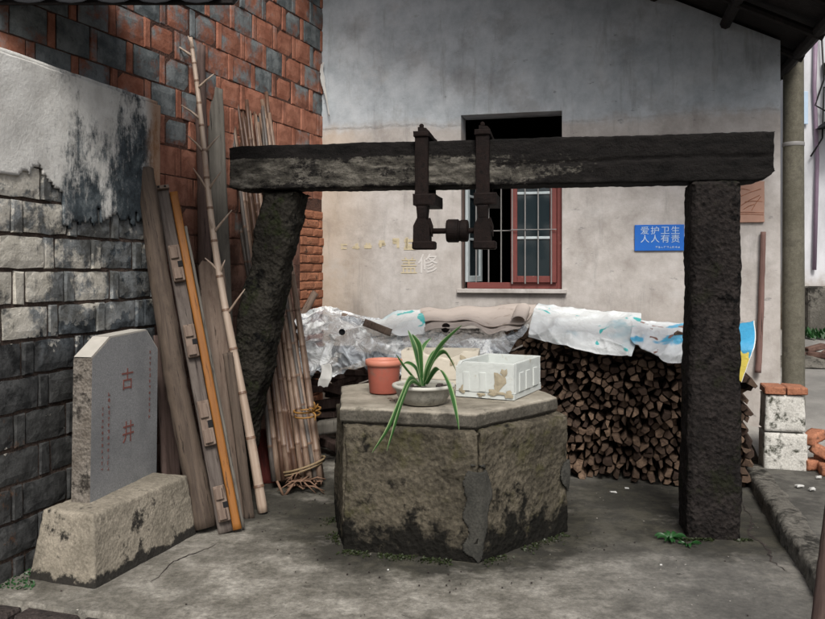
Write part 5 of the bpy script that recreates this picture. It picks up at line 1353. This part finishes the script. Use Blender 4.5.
for r_ in (.050, .043):
    for d in (0, .32):
        for i in range(n + 1):
            an = math.pi * i / n; vs.append(q + rt @ V((0, 0, d)) + V((math.cos(an) * r_ * 1.15, 0, math.sin(an) * r_ * .8)))
N = n + 1; fs = [(i, N + i, N + i + 1, i + 1) for i in range(n)] + [(2 * N + i, 2 * N + i + 1, 3 * N + i + 1, 3 * N + i) for i in range(n)] + [(i, i + 1, 2 * N + i + 1, 2 * N + i) for i in range(n)]
b.add(vs, fs); tag(b.build('ridge_tile', M['cardboard'], smooth=False), 'curved half round tile at the right end of the roofing sheets', 'roof tile')
# white sacks over the firewood
o = sheet('woven_sack', G([[(538, 303, 6.35), (565, 307, 6.3), (600, 311, 6.2), (640, 313, 6.1)], [(533, 312, 5.95), (563, 322, 5.9), (600, 326, 5.82), (639, 330, 5.7)], [(529, 326, 5.80), (560, 333, 5.72), (600, 343, 5.62), (633, 348, 5.56)], [(527, 338, 5.80), (560, 345, 5.70), (598, 354, 5.60), (630, 357, 5.54)]]), 80, 50, M['sack_white'], None, .012, 5, 5, .004, fn=ridge(.030, 4.5, 5))
tag(o, 'white woven sack with faint teal print spread over the left of the firewood', 'sack')
o = sheet('woven_sack', G([[(628, 316, 6.1), (650, 322, 6.05), (675, 323, 6.0), (706, 322, 5.9)], [(632, 326, 5.72), (652, 333, 5.66), (676, 334, 5.6), (706, 336, 5.5)], [(631, 338, 5.56), (650, 350, 5.50), (672, 352, 5.46), (704, 350, 5.4)], [(634, 343, 5.53), (652, 354, 5.48), (670, 364, 5.43), (700, 358, 5.38)]]), 60, 44, M['sack_blue'], None, .012, 5, 15, .004, fn=ridge(.035, 5, 9))
tag(o, 'white sack with blue and brown print hanging over the firewood left of the right post', 'sack')
o = sheet('feed_bag', G([[(712, 322, 5.7), (735, 324, 5.62), (755, 321, 5.56)], [(712, 340, 5.46), (735, 343, 5.40), (755, 343, 5.37)], [(712, 356, 5.42), (734, 358, 5.38), (751, 358, 5.34)], [(716, 378, 5.44), (733, 377, 5.40), (742, 382, 5.37)]]), 50, 50, M['bag'], None, .016, 6, 25, .004)
tag(o, 'yellow and blue printed feed bag hanging over the firewood right of the right post', 'bag')

# ================================================================= PLANTS AND SCRAPS
def weed(p, n, h, label, seed, name='weed', group=None):
    rr = random.Random(seed); t = thing(name, p, label, 'weed', group)
    for k in range(n):
        an = rr.uniform(0, 6.3); l = h * rr.uniform(.6, 1.2); d = V((math.cos(an), math.sin(an), 0)); q0 = V(p) + d * .01
        strap([q0, q0 + d * l * .35 + V((0, 0, l * .45)), q0 + d * l * .8 + V((0, 0, l * .5)), q0 + d * l * 1.15 + V((0, 0, l * .3))], l * .30, t, M['weed'], 'leaf', .2, 6)
weed(gnd(670, 541), 26, .062, 'small green leafy weed growing at the left foot of the right post', 1)
weed(gnd(688, 546), 10, .045, 'tiny green weed in front of the right post base', 2)
gm = MB(); rr = random.Random(12); uvs = []
for k in range(520):
    q = rr.random(); p = gnd(rr.uniform(-12, 34), rr.uniform(566, 590)); an = rr.uniform(0, 6.3); l = rr.uniform(.008, .022); d = V((math.cos(an), math.sin(an), rr.uniform(.3, 1.5))).normalized(); s_ = V((-math.sin(an), math.cos(an), 0)) * l * .35
    if p.x > -1.72 : continue
    gm.add([p, p + d * l * .6 - s_, p + d * l, p + d * l * .6 + s_], [(0, 1, 2, 3)]); uvs += [(.5, 0), (.3, .5), (.5, 1), (.7, .5)]
tag(gm.build('moss_patch', M['weed'], uvs=uvs), 'green moss and tiny weeds at the foot of the block wall beside the stele', 'moss', kind='stuff')
gm = MB(); uvs = []
for k in range(2600):                                  # dark moss in the joint between the well, the posts and the ground
    q = rr.random()
    if q < .75:
        i = rr.choice((0, 0, 1, 5)); p = WB[i].lerp(WB[(i + 1) % 6], rr.random()); d0 = (p - wc_).normalized(); p = p + d0 * (.012 + abs(rr.gauss(0, .035)))
    else:
        p = V((rr.uniform(1.48, 1.88), 4.45 - abs(rr.gauss(0, .02)), 0))
    if nz(p, 5, 3) < -.12: continue
    p = V((p.x, p.y, .002)); an = rr.uniform(0, 6.3); l = rr.uniform(.006, .018); d = V((math.cos(an), math.sin(an), rr.uniform(.3, 1.2))).normalized(); s_ = V((-math.sin(an), math.cos(an), 0)) * l * .4
    gm.add([p, p + d * l * .6 - s_, p + d * l, p + d * l * .6 + s_], [(0, 1, 2, 3)]); uvs += [(.5, 0), (.3, .5), (.5, 1), (.7, .5)]
tag(gm.build('ground_moss', M['moss'], uvs=uvs), 'dark moss along the foot of the well and the right post', 'moss', kind='stuff')
gm = MB(); uvs = []
for k in range(900):
    X = rr.uniform(5.2, 8.5); p = V((X, 10.75 - rr.random() * .35, alley_z(10.6))); l = rr.uniform(.06, .2); an = rr.uniform(0, 6.3); d = V((math.cos(an) * .6, math.sin(an) * .6, 1)).normalized(); s_ = V((-math.sin(an), math.cos(an), 0)) * l * .18
    gm.add([p, p + d * l * .5 - s_, p + d * l, p + d * l * .5 + s_], [(0, 1, 2, 3)]); uvs += [(.5, 0), (.3, .5), (.5, 1), (.7, .5)]
tag(gm.build('verge_plants', M['weed'], uvs=uvs), 'low green plants along the foot of the white building', 'grass', kind='stuff')
# heap of sand with bricks up the alley
b = MB(); vs = []; n = 20; c = V((4.35, 8.7, alley_z(8.7)))
for r_ in range(7):
    for k in range(n):
        an = 2 * math.pi * k / n; q = r_ / 6; p = c + V((math.cos(an) * .55 * q, math.sin(an) * .35 * q, .13 * (1 - q * q) - .01)); vs.append(p + V((0, 0, .03 * nz(p, 6))))
b.add(vs, [(r_ * n + k, r_ * n + n + k, r_ * n + n + (k + 1) % n, r_ * n + (k + 1) % n) for r_ in range(6) for k in range(n)]); tag(b.build('sand_heap', M['kerb'], smooth=True), 'low grey sand heap in the alley near the white building', 'sand heap')
for k, (dx, dy, dz, a_) in enumerate(((-.18, -.1, .12, 20), (-.02, -.16, .11, -30), (.12, -.1, .13, 50), (.02, -.02, .17, 5))):
    b = MB(); b.box((0, 0, 0), (.21, .1, .055), Matrix.Translation(c + V((dx, dy, dz))) @ Matrix.Rotation(R(a_), 4, 'Z') @ Matrix.Rotation(R(14 - 9 * k), 4, 'Y'), .008, .003); tag(b.build('brick', M['redbrick']), ('leftmost red brick on the alley sand heap', 'front red brick on the alley sand heap', 'rightmost red brick on the alley sand heap', 'topmost red brick on the alley sand heap')[k], 'brick', 'red bricks on the sand heap')
# pale scraps on the kerb and the ground
sc_ = thing
for k, (x, y, s_, z) in enumerate(((800, 487, .022, .105), (812, 490, .02, .105), (819, 478, .016, .105))):
    p = gnd(x, y, z); q = s_; b = MB(); b.lattice([p + V((sx * q, sy * q * .7, (sz + 1) * .007)) for sz in (-1, 1) for sy in (-1, 1) for sx in (-1, 1)], (4, 4, 2), .012, 22, .006, k); tag(b.build('paper_scrap', M['debris']), ('leftmost pale paper scrap on the raised alley edge', 'nearest pale paper scrap on the raised alley edge', 'small pale paper scrap closest to the broken bricks')[k], 'scrap', 'pale scraps on the alley edge')
for k, (x, y, s_) in enumerate(((613, 493, .022), (627, 489, .014), (388, 571, .005), (661, 566, .006))):
    p = gnd(x, y); b = MB(); b.lattice([p + V((sx * s_, sy * s_ * .6, .003 + (sz + 1) * .004)) for sz in (-1, 1) for sy in (-1, 1) for sx in (-1, 1)], (3, 3, 2), s_ * .4, 25, .004, k); tag(b.build('litter_scrap', M['debris']), ('larger flat white scrap on the concrete in front of the firewood', 'small white scrap just right of the larger one by the firewood', 'tiny pale crumb on the concrete in front of the well', 'tiny pale crumb on the concrete in front of the right post')[k], 'scrap', 'litter scraps on the courtyard')
rr = random.Random(77); pb = MB()
for k in range(160):
    X = rr.uniform(-2, 2.2); Y = rr.uniform(3.2, 6); s_ = rr.uniform(.002, .005)
    if rr.random() < .6: an = rr.uniform(0, 6.3); X = .17 + math.cos(an) * rr.uniform(.78, 1.1); Y = 4.8 + math.sin(an) * rr.uniform(.78, 1.1)
    if Y < edge_y(X) + .05 or X > kerb_x(Y) - .05: continue
    pb.box((X, Y, .006), (s_ * 2, s_ * 1.6, s_ * 1.2), Matrix.Identity(4), s_ * .3)
tag(pb.build('grit', M['lowground']), 'loose grit and crumbs scattered on the courtyard concrete', 'grit', kind='stuff')
# dark post at the right edge, near the viewer
t, m, L_ = lean('dark_post', V((1.425, 2.9, -.15)), V((1.577, 2.92, .95)), 'dark reddish post end at the lower right edge of the view', 'post')
roundlog('shaft', L_, .030, .027, M['darkwood'], t, 0, 3, 14, .003)
# dangling strip at the wall corner
o = sheet('plastic_strip', [[hw(.01, 3.35, .03), hw(.05, 3.37, .04)], [hw(.03, 3.22, .06), hw(.06, 3.23, .05)], [hw(.07, 3.05, .05), hw(.085, 3.05, .05)], [hw(.10, 2.88, .06), hw(.11, 2.88, .06)]], 4, 16, M['debris'], None, .02, 9, 2, .002)
tag(o, 'thin pale plastic strip dangling at the top of the wall corner', 'plastic strip')
